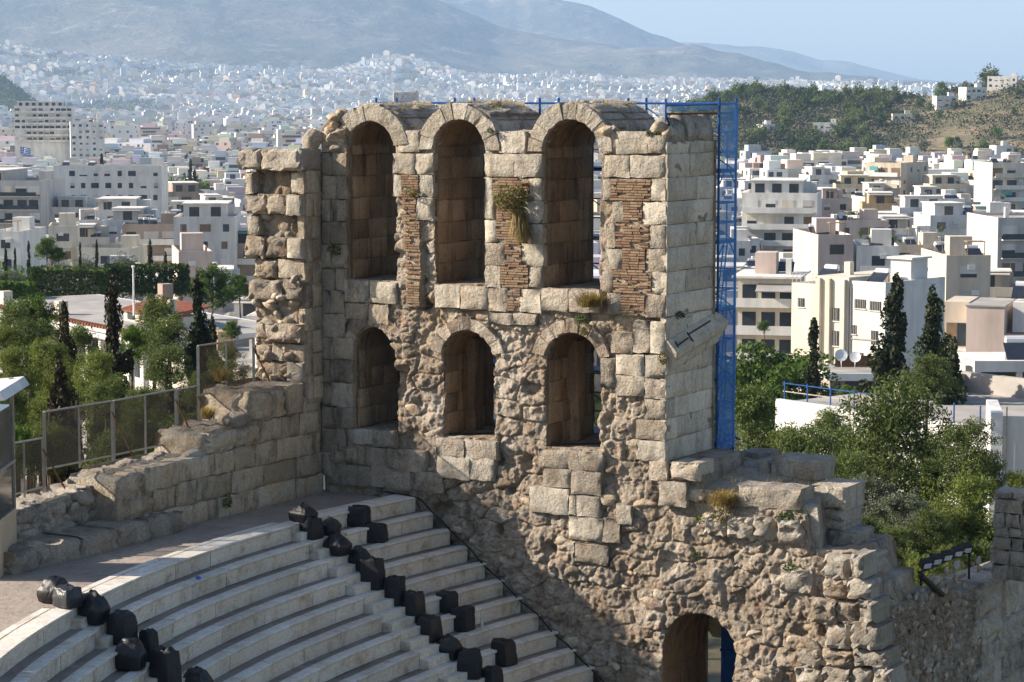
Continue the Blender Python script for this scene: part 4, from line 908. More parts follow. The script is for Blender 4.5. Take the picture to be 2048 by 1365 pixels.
def net(p, n=14, m=18, amp=.03, mat='net'):   # a hanging sheet between four corners, gently rippled
    p = [np.asarray(q) for q in p]; vs_ = []; nrm_ = np.cross(p[1] - p[0], p[3] - p[0]); nrm_ /= np.linalg.norm(nrm_)
    for j in range(m + 1):
        for i in range(n + 1):
            s, t = i / n, j / m; q = (p[0] * (1 - s) + p[1] * s) * (1 - t) + (p[3] * (1 - s) + p[2] * s) * t
            vs_.append(q + nrm_ * amp * float(fbm(np.array(q[0] * 2 + q[1]), np.array(q[2] * 1.1), 0, 3, 7)))
    fs_ = np.array([(j * (n + 1) + i, j * (n + 1) + i + 1, (j + 1) * (n + 1) + i + 1, (j + 1) * (n + 1) + i) for j in range(m) for i in range(n)])
    linkw('netting', mesh_np('netting', vs_, fs_, M[mat], None, True), sc_)
net([W(.11, bA, lifts[2]), W(.11, bB, lifts[2]), W(.11, bB, ztop), W(.11, bA, ztop)])
net([W(.11, bA, ZP), W(.11, bB, ZP), W(.11, bB, lifts[2] - .02), W(.11, bA, lifts[2] - .02)], mat='net_dense')
net([W(AS[-1], bB + .05, ZP - 7), W(.06, bB + .05, ZP - 7), W(.06, bB + .05, lifts[2]), W(AS[-1], bB + .05, lifts[2])], 40, 40, .06)
# pipe rails on the tower top
p1, p2 = W(-.1, .15, ztop - .26), W(-.05, bB - .1, ztop - .26)
tb(p1, p2, .03, 'top_rail', 'rust'); tb(W(-.1, .15, ztop - .06), W(-.05, bB, ztop - .03), .025, 'top_rail')
net([W(-.1, .2, ztop - .2), W(-.05, bA, ztop - .18), W(-.05, bA, ztop - .06), W(-.1, .2, ztop - .07)], 16, 3, .02)
tb(W(-.1, .15, ztop - .45), W(-.1, .15, ztop + .1), .025, 'post'); tb(W(-.1, .15, ztop - .26), W(.0, .35, ZV - .1), .022, 'brace', 'steel_dark')
for a in (-9.9, -9.4, -4.2, -3.7): tb(W(a, 2.9, ZV), W(a, 2.9, ztop - .02), .02, 'post')
tb(W(-10.1, 2.9, ztop - .06), W(-9.2, 2.9, ztop - .06), .02, 'top_rail'); tb(W(-4.4, 2.9, ztop - .12), W(-3.4, 2.9, ztop - .12), .02, 'top_rail')
# blue door panel behind the low arch
dr = empty('blue_screen', tuple(W(1.2, 2.75, 84))); tag(dr, 'blue site screen seen through the low arch in the rubble', 'screen')
linkw('sheet', MB().hexa([W(.3, 2.72, 83.5), W(2.3, 2.72, 83.5), W(2.3, 2.78, 83.5), W(.3, 2.78, 83.5), W(.3, 2.72, 87.6), W(2.3, 2.72, 87.6), W(2.3, 2.78, 87.6), W(.3, 2.78, 87.6)]).me('sheet', M['steel_blue']), dr)
for z in (84.6, 85.9, 87.1): linkw('rail', MB().tube(W(.3, 2.68, z), W(2.3, 2.68, z), .04, 6).me('rail', M['steel_blue']), dr)
# ---------------------------------------------------------------- floodlight rack on the rubble wall
aK = aR - .45
def K(x, y, a=aK): b, z = EB(x, y, a); return W(a, b, z)
fl = empty('floodlight_rack', tuple(K(1880, 1180))); tag(fl, 'tilted rack of dark floodlights on timber beams above the rubble wall', 'floodlight')
def fb(p, q, r, nm, mat, n=6): linkw(nm, MB().tube(p, q, r, n).me(nm, M[mat]), fl)
fb(K(1838, 1146), K(1940, 1102), .035, 'lamp_bar', 'steel_dark')
for x, y in ((1852, 1128), (1872, 1120), (1893, 1112), (1914, 1104), (1932, 1097)):
    c = K(x, y); d = np.array([.25, -.75, -.35]); d /= np.linalg.norm(d); s = np.array([.85, .5, 0]); s /= np.linalg.norm(s); u_ = np.cross(s, d)
    h = [c + sx * s * .15 + dy * d * w_ + uz * u_ * .10 for uz in (-1, 1) for sx, dy, w_ in ((-1, -1, .12), (1, -1, .12), (1, 1, .10), (-1, 1, .10))]
    o = linkw('lamp_housing', MB().hexa(h).me('lamp_housing', M['steel_dark']), fl)
    g = [c + sx * s * .12 + d * .106 + uz * u_ * .075 for sx, uz in ((-1, -1), (1, -1), (1, 1), (-1, 1))]
    gg = link('lamp_glass', mesh_np('lamp_glass', g, [(0, 1, 2, 3)], M['bottle']), o)
fb(K(1850, 1186), K(1930, 1150), .05, 'timber_beam', 'wood', 4); fb(K(1862, 1168), K(1925, 1128), .05, 'timber_beam', 'wood', 4); fb(K(1835, 1196), K(1905, 1176), .045, 'timber_beam', 'wood', 4)
fb(K(1842, 1152, aR + .1), K(1884, 1190, aR + .1), .075, 'dark_roll', 'black_rubber', 10)
fb(K(1842, 1196), K(1842, 1146), .03, 'upright', 'steel_dark'); fb(K(1938, 1166), K(1938, 1102), .03, 'upright', 'steel_dark')
for x, y in ((1775, 1188), (1818, 1186)): fb(K(x, y + 14), K(x, y), .015, 'rail_post', 'galv', 4)
fb(K(1772, 1188), K(1820, 1184), .012, 'thin_rail', 'galv', 4)
# ---------------------------------------------------------------- wild plants on the ruins
def tuft_mesh(name, n, h, spread, mat, width=.012, droop=.4, seed=0, lean=(0, 0, 0)):
    r = np.random.default_rng(seed); Vv = []; Ff = []
    for i in range(n):
        t = r.uniform(0, 2 * math.pi); s = r.uniform(.1, 1) * spread; L = h * r.uniform(.5, 1); p = np.array([r.normal(0, spread * .25), r.normal(0, spread * .25), 0])
        d = np.array([math.cos(t) * s, math.sin(t) * s, L]) + np.array(lean) * L; sd_ = np.array([-math.sin(t), math.cos(t), 0]) * width
        m = p + d * .55; e = p + d + np.array([math.cos(t), math.sin(t), 0]) * s * droop - Z * droop * L * .4
        k = len(Vv); Vv += [p - sd_, p + sd_, m + sd_ * .8, m - sd_ * .8, e]; Ff += [(k, k + 1, k + 2, k + 3), (k + 3, k + 2, k + 4)]
    return mesh_np(name, Vv, Ff, mat)
def leafball(name, n, sx, sy, sz, leaf, mat, seed=0):
    r = np.random.default_rng(seed); c = r.normal(0, 1, (n, 3)); c /= np.linalg.norm(c, axis=1)[:, None]; c *= (r.uniform(.25, 1, (n, 1)) ** .5)
    lum = 1 + .35 * fbm(c[:, 0] * 2, c[:, 1] * 2, c[:, 2] * 2, 2, seed); c = c * lum[:, None] * np.array([sx, sy, sz])
    return leaves(name, c, leaf, mat, r)
def leaves(name, c, leaf, mat, r, extra=None, aspect=.6, up=0.0):
    n = len(c); a = r.normal(0, 1, (n, 3)); a[:, 2] += up; a /= np.linalg.norm(a, axis=1)[:, None]; b = np.cross(a, r.normal(0, 1, (n, 3))); b /= np.linalg.norm(b, axis=1)[:, None]
    L = leaf * r.uniform(.6, 1.3, (n, 1)); a = a * L; b = b * L * aspect
    Vv = np.stack([c - a, c - b * .9, c + a, c + b * .9], 1).reshape(-1, 3); Ff = np.arange(4 * n).reshape(n, 4)
    if extra is None: return mesh_np(name, Vv, Ff, mat)
    ev, ef = extra; ef = [tuple(i + 4 * n for i in f) for f in ef]
    me = mesh_np(name, np.concatenate([Vv, np.asarray(ev)]), [tuple(f) for f in Ff] + ef, [mat, M['bark']], [0] * n + [1] * len(ef)); return me
def plant(name, me, p, lab, cat='plant', group=None, rz=0.0):
    o = link(name, me); o.location = p; o.rotation_euler = (0, 0, rz); return tag(o, lab, cat, group)
fa = lambda x, y, b=-.1: W(FA(x, y, b)[0], b, FA(x, y, b)[1])
plant('shrub', leafball('shrub', 1500, .52, .32, .36, .035, M['flower'], 4), fa(1022, 398, -.22), 'bushy shrub with pinkish blooms rooted in the brick pier between upper arches', 'shrub')
plant('dry_grass', tuft_mesh('dry_grass', 900, 1.0, .26, M['dry'], .010, .2, 5, (.1, -.25, -1.75)), fa(1036, 425, -.12), 'straw coloured grass hanging down the brick pier under the shrub', 'grass')
plant('dry_grass', tuft_mesh('dry_grass', 160, .4, .2, M['dry'], .009, .5, 15, (.1, -.3, -.6)), fa(1050, 372, -.12), 'dry grass at the top edge of the middle brick pier', 'grass')
plant('weed', leafball('weed', 160, .2, .14, .14, .03, M['flower'], 6), fa(822, 384, -.12), 'small yellowing weed on the left brick pier', 'plant')
plant('dry_shrub', tuft_mesh('dry_shrub', 380, .55, .5, M['dry'], .010, .1, 7, (0, -.5, -.1)), fa(1182, 614, -.1), 'dry twiggy shrub sprouting above the right lower arch', 'shrub')
plant('weed', leafball('weed', 200, .2, .14, .13, .03, M['hedge'], 8), fa(1163, 640, -.12), 'green weed below the dry twiggy shrub', 'plant')
plant('weed', leafball('weed', 140, .12, .1, .12, .03, M['flower'], 9), fa(1168, 664, -.12), 'olive weed at the crown of the right lower arch', 'plant')
plant('weed', leafball('weed', 170, .14, .12, .18, .03, M['flower'], 10), fa(1326, 716, -.08), 'green tuft on the corner under the raking moulding', 'plant')
eb = lambda x, y, a=.1: W(a, EB(x, y, a)[0], EB(x, y, a)[1])
plant('weed', leafball('weed', 110, .14, .14, .10, .03, M['hedge'], 11), eb(1360, 630), 'dark weed on the end face above the moulding', 'plant')
plant('weed', leafball('weed', 200, .28, .12, .08, .03, M['hedge'], 12), fa(1312, 270, .1), 'low green mat on the sloping top stone at the tower corner', 'plant')
plant('weed', leafball('weed', 90, .1, .08, .1, .025, M['hedge'], 13), fa(980, 262, -.1), 'little green plant beside the middle arch ring', 'plant')
plant('weed', leafball('weed', 160, .2, .1, .16, .03, M['hedge'], 14), fa(668, 500, -.08), 'dark green plant on the stained and shade-darkened wall left of the first arch', 'plant')
plant('dry_grass', tuft_mesh('dry_grass', 380, .6, .5, M['dry'], .010, .5, 16), fa(1446, 1012, .1), 'large clump of dry grass on the ledge at the tower foot', 'grass')
plant('shrub', leafball('shrub', 330, .26, .2, .2, .03, M['flower'], 17), fa(1440, 1030, -.1), 'yellowish shrub below the dry grass clump', 'shrub')
plant('weed', leafball('weed', 330, .5, .2, .16, .035, M['hedge'], 18), fa(1592, 1032, .2), 'green creeping plant at the corner of the rubble shoulder', 'plant')
plant('weed', leafball('weed', 120, .2, .1, .1, .03, M['broad'], 19), fa(1580, 1134, -.12), 'bright green sprig in the rubble above the low arch', 'plant')
plant('weed', leafball('weed', 110, .12, .1, .12, .03, M['broad'], 20), fa(1400, 1038, -.12), 'bright green sprig left of the yellowish shrub', 'plant')
plant('weed', leafball('weed', 60, .1, .08, .06, .03, M['broad'], 26), fa(1390, 1108, -.12), 'tiny green sprig in the rubble under the capital stone', 'plant')
pb = lambda x, y, a: W(a, EB(x, y, a)[0], EB(x, y, a)[1])
plant('dry_grass', tuft_mesh('dry_grass', 160, .5, .35, M['dry'], .009, .4, 21), pb(442, 762, aF + .1), 'yellow dry sprig in front of the short mesh fence', 'grass')
plant('weed', leafball('weed', 200, .12, .3, .16, .03, M['hedge'], 22), pb(455, 1004, aP + .1), 'dark weeds at the foot of the parapet', 'plant')
plant('dry_grass', tuft_mesh('dry_grass', 260, .45, .25, M['dry'], .009, .5, 24), pb(415, 838, aP - .4), 'dry grass growing beside the worn parapet boulders', 'grass')
# thin dry turf along the tops
Vv = []; Ff = []
def blades(p, n, h):
    for _ in range(n):
        q = np.asarray(p) + np.array([random.gauss(0, .09), random.gauss(0, .09), -.02]); t = random.uniform(0, 6.28); e = q + np.array([math.cos(t) * h * .5, math.sin(t) * h * .5, h * random.uniform(.4, 1)]); s = np.array([-math.sin(t), math.cos(t), 0]) * .007
        k = len(Vv); Vv.extend([q - s, q + s, e]); Ff.append((k, k + 1, k + 2))
for c, hw in UPA:
    for i in range(90):
        t = random.uniform(1.0, 2.1); b = random.uniform(.4, 2.5); blades(W(c + (hw + .46) * math.cos(t), b, USPR + (hw + .46) * math.sin(t)), 7, .10)
for i in range(230):
    b = random.uniform(-8.0, -.2); a = aP - random.uniform(.15, 1.4); z = LV[5] if b > -3 else (LV[4] if b > -4.9 else LV[3] - .1); blades(W(a, b, z - .03), 6, .14)
for i in range(120): blades(W(random.uniform(.3, 4.2), random.uniform(.3, 4.2), ZP - .1 * random.random() - .02 - .13 * 2), 5, .2)
tag(link('dry_turf', mesh_np('dry_turf', Vv, Ff, M['dry'])), 'thin straw coloured turf along the tops of the ruined walls', 'grass', kind='stuff')
# ---------------------------------------------------------------- land
_D = [0, 55, 75, 110, 200, 350, 600, 1000, 2000, 4000, 5500, 7000, 8300, 9500, 40000]
_G = [80, 79, 77, 74, 68, 62, 57, 52, 49, 43, 46, 88, 128, 150, 40]
def rise(s): return np.interp(s, [-.24, -.21, -.14, -.08, 0, .08, .14, .24], [140, 128, 62, 30, 24, 6, 0, 0])
def terr(x, y):
    x = np.asarray(x, float); y = np.asarray(y, float); yy = np.maximum(y, 1.0); s = x / np.maximum(yy, 50)
    g = np.interp(yy, _D, _G) + rise(s) * sstep(5600, 8200, yy) * sstep(12000, 9000, yy)
    g = g + 62 * np.exp(-((s + .047) / .022) ** 2) * np.exp(-((yy - 8600) / 500) ** 2)          # a suburb on a spur of the mountain
    g = g + 110 * np.exp(-((s + .225) / .028) ** 2 - ((yy - 4300) / 420) ** 2)                    # wooded mound
    px = 1024 + s * FPX; g = g + 6 * sstep(1300, 1500, px) * sstep(350, 900, yy) * (1 - sstep(1400, 2500, yy))
    hr = np.interp(px, [1250, 1330, 1370, 1420, 1480, 1560, 1640, 1760, 1830, 1900, 2000, 2048, 2300], [248, 246, 228, 208, 196, 196, 200, 200, 198, 186, 170, 163, 156])
    top = 100 + (YH - hr) / FPX * 1400
    k = sstep(1010, 1380, yy) * (1 - sstep(1480, 2300, yy)) * sstep(1290, 1350, px)
    g = g + np.maximum(0, (top - g)) * k
    return g + np.where(yy > 3000, 6 * fbm(x / 700, y / 700, 0, 3, 3), 0) * 1.0
def hill_mat():
    m, nt, b = new_mat('dry_ground'); N = NT(nt); pos = N.n('NewGeometry').outputs['Position']
    c = N.mix(N.ramp(N.noise(pos, .03, 6, .7), (.4, 0.0), (.6, 1.0)), (.10, .105, .055), (.27, .205, .13))
    c = N.mix(N.ramp(N.noise(pos, .25, 5, .7), (.5, 0.0), (.65, .8)), c, (.06, .075, .035))
    N.L(c, b.inputs['Base Color']); b.inputs['Roughness'].default_value = .95; return m
def mount_mat():
    m, nt, b = new_mat('scrub_mountain'); N = NT(nt); pos = N.n('NewGeometry').outputs['Position']
    c = N.mix(N.ramp(N.noise(pos, .0016, 8, .68, .5), (.42, 0.0), (.6, 1.0)), (.055, .062, .045), (.15, .13, .105))
    c = N.mix(N.ramp(N.noise(pos, .006, 7, .75), (.56, 0.0), (.66, .8)), c, (.27, .25, .215))
    N.L(c, b.inputs['Base Color']); b.inputs['Roughness'].default_value = 1.0
    N.L(N.bump(N.noise(pos, .008, 6, .65), 1.0, 30.0), b.inputs['Normal']); return m
M['hill'] = hill_mat(); M['mount'] = mount_mat()
M['city_floor'] = plain('city_streets', (.16, .155, .15), .95, 0, .35, .05)
ys = np.concatenate([np.arange(-60, 400, 10), np.arange(400, 2400, 25), np.arange(2400, 9000, 110), np.geomspace(9000, 40000, 12)])
ss = np.linspace(-.62, .62, 161)
Xg = np.array([[s * max(y, 260) for s in ss] for y in ys]); Yg = np.repeat(ys[:, None], len(ss), 1); Zg = terr(Xg, Yg)
nx_ = len(ss); idx = np.arange(len(ys) * nx_).reshape(len(ys), nx_)
Fq = np.stack([idx[:-1, :-1].ravel(), idx[:-1, 1:].ravel(), idx[1:, 1:].ravel(), idx[1:, :-1].ravel()], 1)
hillm = ((Yg[:-1, :-1] > 1000) & (Yg[:-1, :-1] < 2300) & (Xg[:-1, :-1] / np.maximum(Yg[:-1, :-1], 1) > .056)) | (Yg[:-1, :-1] < 130) | (Yg[:-1, :-1] > 8700) | ((Xg[:-1, :-1] / np.maximum(Yg[:-1, :-1], 1) < -.19) & (np.abs(Yg[:-1, :-1] - 4300) < 500))
tag(link('ground', mesh_np('ground', np.stack([Xg.ravel(), Yg.ravel(), Zg.ravel()], 1), Fq, [M['city_floor'], M['hill']], hillm.ravel().astype(int), True)), kind='structure')
def mountain(name, Y0, prof, foot, seed, rough):
    pxs = np.linspace(prof[0][0], prof[-1][0], 240); rid = np.interp(pxs, *zip(*prof)) + 5 * fbm(pxs / 60, pxs * 0, 0, 4, seed)
    top = 100 + (YH - rid) / FPX * Y0; sx = (pxs - 1024) / FPX
    rows = np.concatenate([np.linspace(-foot, 0, 60), np.linspace(150, foot * .8, 12)]); Vs_ = []
    for r in rows:
        y = Y0 + r; base = 20.0
        t = 1 + r / foot if r <= 0 else 1 - r / foot
        k = np.clip(t, 0, 1) ** 1.25
        X = sx * y; n = fbm(X / 900 + seed, np.full_like(X, y / 1500), 0, 5, seed) * rough * k * (1 - .85 * sstep(.85, 1.0, k))
        Vs_.append(np.stack([X, np.full_like(X, y), base + (top - base) * k * (1 if r <= 0 else .98) + n], 1))
    n = len(pxs); i = np.arange(len(rows) * n).reshape(len(rows), n)
    F_ = np.stack([i[:-1, :-1].ravel(), i[:-1, 1:].ravel(), i[1:, 1:].ravel(), i[1:, :-1].ravel()], 1)
    tag(link(name, mesh_np(name, np.concatenate(Vs_), F_, M['mount'], None, True)), kind='structure')
mountain('mountain', 11000, [(-900, -40), (-300, -75), (100, -70), (400, -55), (650, -40), (800, -24), (880, 2), (940, 30), (1000, 54), (1100, 78), (1250, 98), (1380, 112), (1450, 124), (1550, 143), (1640, 160), (1760, 182), (2000, 205)], 3300, 3, 170)
mountain('far_mountain', 14000, [(700, 40), (820, 8), (890, -8), (950, -9), (1060, -3), (1120, 4), (1180, 17), (1240, 44), (1300, 74), (1345, 88), (1450, 112), (1600, 150), (1800, 190)], 3000, 9, 150)
mountain('distant_ridge', 17500, [(1100, 150), (1250, 105), (1340, 84), (1400, 84), (1480, 92), (1530, 95), (1580, 103), (1640, 121), (1700, 127), (1760, 140), (1860, 163), (2000, 186), (2400, 196)], 3500, 15, 110)
# ---------------------------------------------------------------- trees
def tree_proto(kind, seed, H=10.0):
    r = np.random.default_rng(seed); tr = MB(); cl = []
    if kind in ('pine', 'pine_y', 'broad', 'olive'):
        th = {'pine': .52, 'pine_y': .42, 'broad': .38, 'olive': .32}[kind] * H; R = {'pine': .36, 'pine_y': .34, 'broad': .40, 'olive': .46}[kind] * H
        top = np.array([r.normal(0, .3), r.normal(0, .3), H * .92]); knee = np.array([r.normal(0, .25), r.normal(0, .25), th])
        tr.tube((0, 0, -.5), tuple(knee), .026 * H, 8, .018 * H); tr.tube(tuple(knee), tuple(top), .018 * H, 6, .004 * H)
        nb = {'pine': 34, 'pine_y': 34, 'broad': 30, 'olive': 26}[kind]
        for i in range(nb):
            t = r.uniform(.0, 1) ** .8; st = knee * (1 - t) + top * t; a = r.uniform(0, 6.283) + i * 2.4; L = R * (1.05 - .62 * t ** 1.5) * r.uniform(.55, 1.12)
            e = st + np.array([math.cos(a) * L, math.sin(a) * L, L * r.uniform(-.12, .38) + (.1 * H * (1 - t) if kind != 'pine' else 0)])
            tr.tube(tuple(st), tuple(e), .0085 * H * (1 - .5 * t), 5, .002 * H, caps=False)
            for q in (.45, .68, .86, 1.0):
                if r.random() < .9: cl.append((st + (e - st) * q + r.normal(0, .035 * H, 3), r.uniform(.055, .10) * H * (.8 + .3 * q), None))
        cl.append((top, .09 * H, None))
    else:                                     # cypress: full column or ragged with side shoots
        rag = kind.startswith('ragged'); R = (.10 if rag else .085) * H
        tr.tube((0, 0, -.5), (0, 0, H * .9), .014 * H, 6, .003 * H)
        for i in range(120 if rag else 80):
            t = r.uniform(.06, 1); w = R * (1.0 - t) ** .55 * (.45 + .55 * min(1, t * 5)); a = r.uniform(0, 6.283); d = w * r.uniform(.2, .9)
            if rag: d *= r.choice([.5, .9, 1.6, 2.3])
            cl.append((np.array([math.cos(a) * d, math.sin(a) * d, t * H * .98]), max(.022 * H, w * .42), 2.0))
        cl.append((np.array([0, 0, H * .985]), .016 * H, 3.0))
        if rag:
            for i in range(20):
                t = r.uniform(.10, .75); a = r.uniform(0, 6.283); L = H * r.uniform(.12, .25) * (1.15 - t); st = np.array([0, 0, t * H]); e = st + np.array([math.cos(a) * L, math.sin(a) * L, L * r.uniform(.1, .75)])
                tr.tube(tuple(st), tuple(e), .007 * H, 4, .003 * H, caps=False)
                for q in (.3, .45, .6, .75, .9, 1.0, 1.12): cl.append((st + (e - st) * q + r.normal(0, .01 * H, 3), .026 * H * r.uniform(.8, 1.3), 1.5))
    P = []
    per = {'pine': 105, 'pine_y': 105, 'broad': 120, 'olive': 130}.get(kind, 75)
    for c, rad, st in cl:
        n = per; d = r.normal(0, 1, (n, 3)); d /= np.linalg.norm(d, axis=1)[:, None]; d *= rad * r.uniform(.35, 1, (n, 1)) ** .5
        d[:, 2] *= (st or (.62 if kind == 'pine' else .75)); P.append(c + d)
    P = np.concatenate(P)
    leaf = {'pine': .0125, 'pine_y': .0125, 'broad': .0135, 'olive': .0115}.get(kind, .011) * H
    mat = M[{'pine': 'pine', 'pine_y': 'pine_yellow', 'broad': 'broad', 'olive': 'olive', 'cypress': 'cypress', 'ragged': 'cypress', 'ragged_brown': 'cypress_brown'}[kind]]
    return tr.me('trunk', M['bark'], True), leaves('crown', P, leaf, mat, r, None, .38 if kind.startswith('pine') else .6, .0)
TP = {k: [tree_proto(k, 100 + 7 * i + sum(map(ord, k)), 10.0) for i in range(n)] for k, n in (('pine', 3), ('pine_y', 2), ('broad', 2), ('olive', 2), ('cypress', 2), ('ragged', 2), ('ragged_brown', 2))}
LTR = MB().tube((0, 0, 0), (0, 0, 1), 1, 8, .85).me('lower_trunk', M['bark'])
def tree(kind, x, ytop, Yd, lab, wpx=None, group=None, base=None, name=None):
    """tree whose top shows at pixel (x, ytop) at depth Yd; it stands on the land there"""
    p = DY(x, ytop, Yd); g = float(terr(p[0], Yd)) if base is None else base; H = p[2] - g
    tm, cm = random.choice(TP[kind]); s = H / 10.0
    t = empty(name or {'cypress': 'cypress_tree', 'ragged': 'cypress_tree', 'ragged_brown': 'cypress_tree', 'olive': 'olive_tree', 'broad': 'broadleaf_tree'}.get(kind, 'pine_tree'), (p[0], Yd, g), random.uniform(0, 6.28))
    w = sz = s
    if wpx:
        nat = {'pine': 7.6, 'pine_y': 7.2, 'broad': 8.2, 'olive': 9.0, 'cypress': 1.9, 'ragged': 3.0, 'ragged_brown': 3.2}[kind]; w = wpx * Yd / FPX / nat
        sz = min(s, w * (1.9 if nat < 4 else 1.2))
    for nm, me in (('trunk', tm), ('crown', cm)): o = link(nm, me, t); o.scale = (w, w, sz); o.location = (0, 0, H - 10 * sz)
    if H - 10 * sz > .3: o = link('lower_trunk', LTR, t); o.scale = (.2 * w + .06, .2 * w + .06, H - 10 * sz + .3); o.location = (0, 0, -.3)
    return tag(t, lab, 'tree', group)
LG, RG = 'trees of the grove beyond the parapet', 'trees behind the rubble shoulder'
for k, x, y, d, w, lab in (
 ('ragged_brown', 128, 622, 88, 105, 'ragged dark cypress with drooping shoots in front of the colonnaded house'), ('ragged_brown', 224, 566, 94, 105, 'tallest ragged cypress standing before the white cornice'),
 ('pine', 305, 596, 102, 135, 'dense bright topped pine between two dark cypresses'), ('ragged', 394, 556, 97, 84, 'dark upright cypress beside the short mesh fence'), ('ragged', 425, 640, 99, 70, 'small dark cypress leaning against the upright one'),
 ('broad', 74, 588, 120, 110, 'fresh green broadleaf tree beyond the ragged cypresses'), ('pine', 18, 602, 112, 120, 'dark pine at the edge of the grove next to the fresh green tree'),
 ('pine_y', 92, 672, 84, 130, 'yellow green young pine below the ragged cypress'), ('pine_y', 30, 690, 80, 120, 'yellow green bush pine behind the cream booth'), ('ragged_brown', 118, 724, 76, 120, 'low dark conifer with spreading branches behind the wide fence panel'),
 ('pine', 55, 640, 96, 150, 'dark pine between the fresh green tree and the yellow green pine'), ('pine', 340, 632, 97, 120, 'mid green pine touching the dark upright cypress'), ('broad', 262, 650, 100, 90, 'leafy tree at the foot of the tallest ragged cypress'), ('pine', 150, 652, 101, 120, 'dark pine in front of the columns of the long white house'), ('pine_y', 10, 648, 88, 110, 'yellowish pine at the grove edge above the booth roof'), ('pine_y', 186, 700, 82, 100, 'small yellow green pine between the ragged cypresses'), ('pine', 210, 755, 74, 110, 'low dark pine behind the two bay fence panel'), ('pine', 330, 690, 84, 120, 'dark pine below the bright topped one'),
 ('pine', 400, 748, 78, 90, 'low pine behind the narrow fence panel'), ('pine_y', 455, 690, 82, 90, 'yellowish pine seen through the short mesh fence'), ('pine', 20, 770, 72, 110, 'dark shrubby pine behind the lower fence panel'), ('pine', 290, 770, 73, 100, 'dark undergrowth pine behind the fence posts'), ('broad', 462, 640, 130, 44, 'thin broadleaf tree by the flat roofed annex')):
    tree(k, x, y, d, lab, w, LG)
for k, x, y, d, w, lab in (
 ('broad', 1545, 686, 165, 300, 'wide spreading bright green tree beside the scaffold'), ('cypress', 1628, 648, 150, 66, 'slim dark cypress in front of the cream house'), ('ragged', 1792, 566, 135, 160, 'tallest ragged cypress in front of the lavender wall'), ('ragged', 1866, 586, 132, 150, 'ragged cypress next to the tallest one'), ('ragged', 1908, 688, 130, 120, 'short ragged cypress by the red tiled roof'),
 ('pine', 1855, 705, 112, 110, 'rounded pine at the foot of the ragged cypresses'), ('pine', 1790, 762, 92, 290, 'open pine with a bare forked trunk before the white wrapped building'), ('pine', 1497, 770, 98, 200, 'dense pine directly beside the blue scaffold'), ('pine', 1668, 822, 104, 130, 'small pine overlapping the wrapped wall and its railing'), ('pine_y', 1588, 850, 95, 130, 'light green pine at the near corner of the wrapped wall'), ('pine', 1612, 850, 88, 190, 'low pine covering the corner of the white wrapped wall'), ('pine', 1930, 838, 86, 150, 'dark flat topped pine against the white wrapped wall'),
 ('olive', 1752, 950, 76, 150, 'silvery olive tree behind the stepped blocks'), ('olive', 1812, 985, 73, 130, 'grey green olive tree in front of the silvery one'), ('pine_y', 1925, 942, 74, 190, 'bright yellow green pine above the floodlight rack'), ('pine', 1860, 1020, 71, 120, 'dark pine behind the floodlight rack'), ('pine', 1700, 1030, 72, 110, 'dark bushy pine touching the block stack'), ('pine', 1720, 852, 100, 190, 'mid green pine in front of the wrapped wall'), ('pine', 1850, 868, 96, 200, 'broad pine right of the open forked one'), ('pine', 1960, 905, 92, 150, 'dark pine below the wrapped scaffold wall'), ('pine', 1560, 905, 90, 170, 'broad dark pine above the block platform'), ('pine', 1680, 900, 84, 150, 'dark pine behind the block platform'), ('pine_y', 2035, 940, 90, 90, 'pale young pine by the wrapped scaffold wall'), ('broad', 1700, 770, 140, 60, 'small green tree on the terrace below the cream house'), ('hedge' and 'broad', 1530, 640, 240, 30, 'green roof garden tree on the balcony house')):
    tree(k, x, y, d, lab, w, RG)

# the undergrowth that closes the groves
UN = ['dark green pine scrub filling the grove below the taller trees', 'yellow green pine scrub filling the grove below the taller trees', 'dense broadleaf scrub filling the grove below the taller trees']
for i, (x0, x1, y0, y1, d0, d1, n) in enumerate(((-20, 480, 725, 830, 76, 115, 40), (-20, 480, 800, 870, 68, 76, 16), (1480, 1700, 870, 980, 82, 110, 10), (1650, 2060, 900, 1120, 74, 96, 16), (1690, 1990, 1000, 1130, 68, 74, 16), (560, 1440, 760, 900, 84, 150, 26))):
    for k in range(n):
        d = random.uniform(d0, d1); x = random.uniform(x0, x1); yt_ = y0 + (y1 - y0) * (d1 - d) / (d1 - d0) + random.uniform(-15, 40); q = random.choice((0, 0, 0, 1, 1, 2) if i < 2 else (0, 0, 1))
        tree(('pine', 'pine_y', 'broad')[q], x, yt_, d, UN[q].replace('grove', 'grove' if i < 2 else 'slope'), random.uniform(90, 150), ('grove scrub ' if i < 2 else 'slope scrub ') + 'abc'[q])
# ---------------------------------------------------------------- the city
WALLC = {'white': (.72, .70, .66), 'cream': (.66, .60, .49), 'grey': (.50, .48, .46), 'pink': (.60, .48, .42), 'beige': (.58, .50, .40), 'yellow': (.62, .52, .33), 'blue grey': (.48, .51, .54), 'ochre': (.48, .34, .20), 'pale': (.62, .61, .59), 'brown': (.36, .29, .24), 'green': (.38, .46, .32)}
def wall_mat(name, c):
    m, nt, b = new_mat(name); N = NT(nt); pos = N.n('NewGeometry').outputs['Position']
    k = N.ramp(N.noise(N.scale(pos, (1, 1, .22)), .5, 6, .65), (.33, .74), (.62, 1.04))
    N.L(N.mix(1.0, c, k, 'MULTIPLY'), b.inputs['Base Color']); b.inputs['Roughness'].default_value = .88; return m
WM = {k: wall_mat(k.replace(' ', '_') + '_render', c) for k, c in WALLC.items()}
_ub = {}
def unit(mat):
    if mat.name not in _ub: _ub[mat.name] = MB().box(-.5, .5, -.5, .5, 0, 1).me('box_' + mat.name, mat)
    return _ub[mat.name]
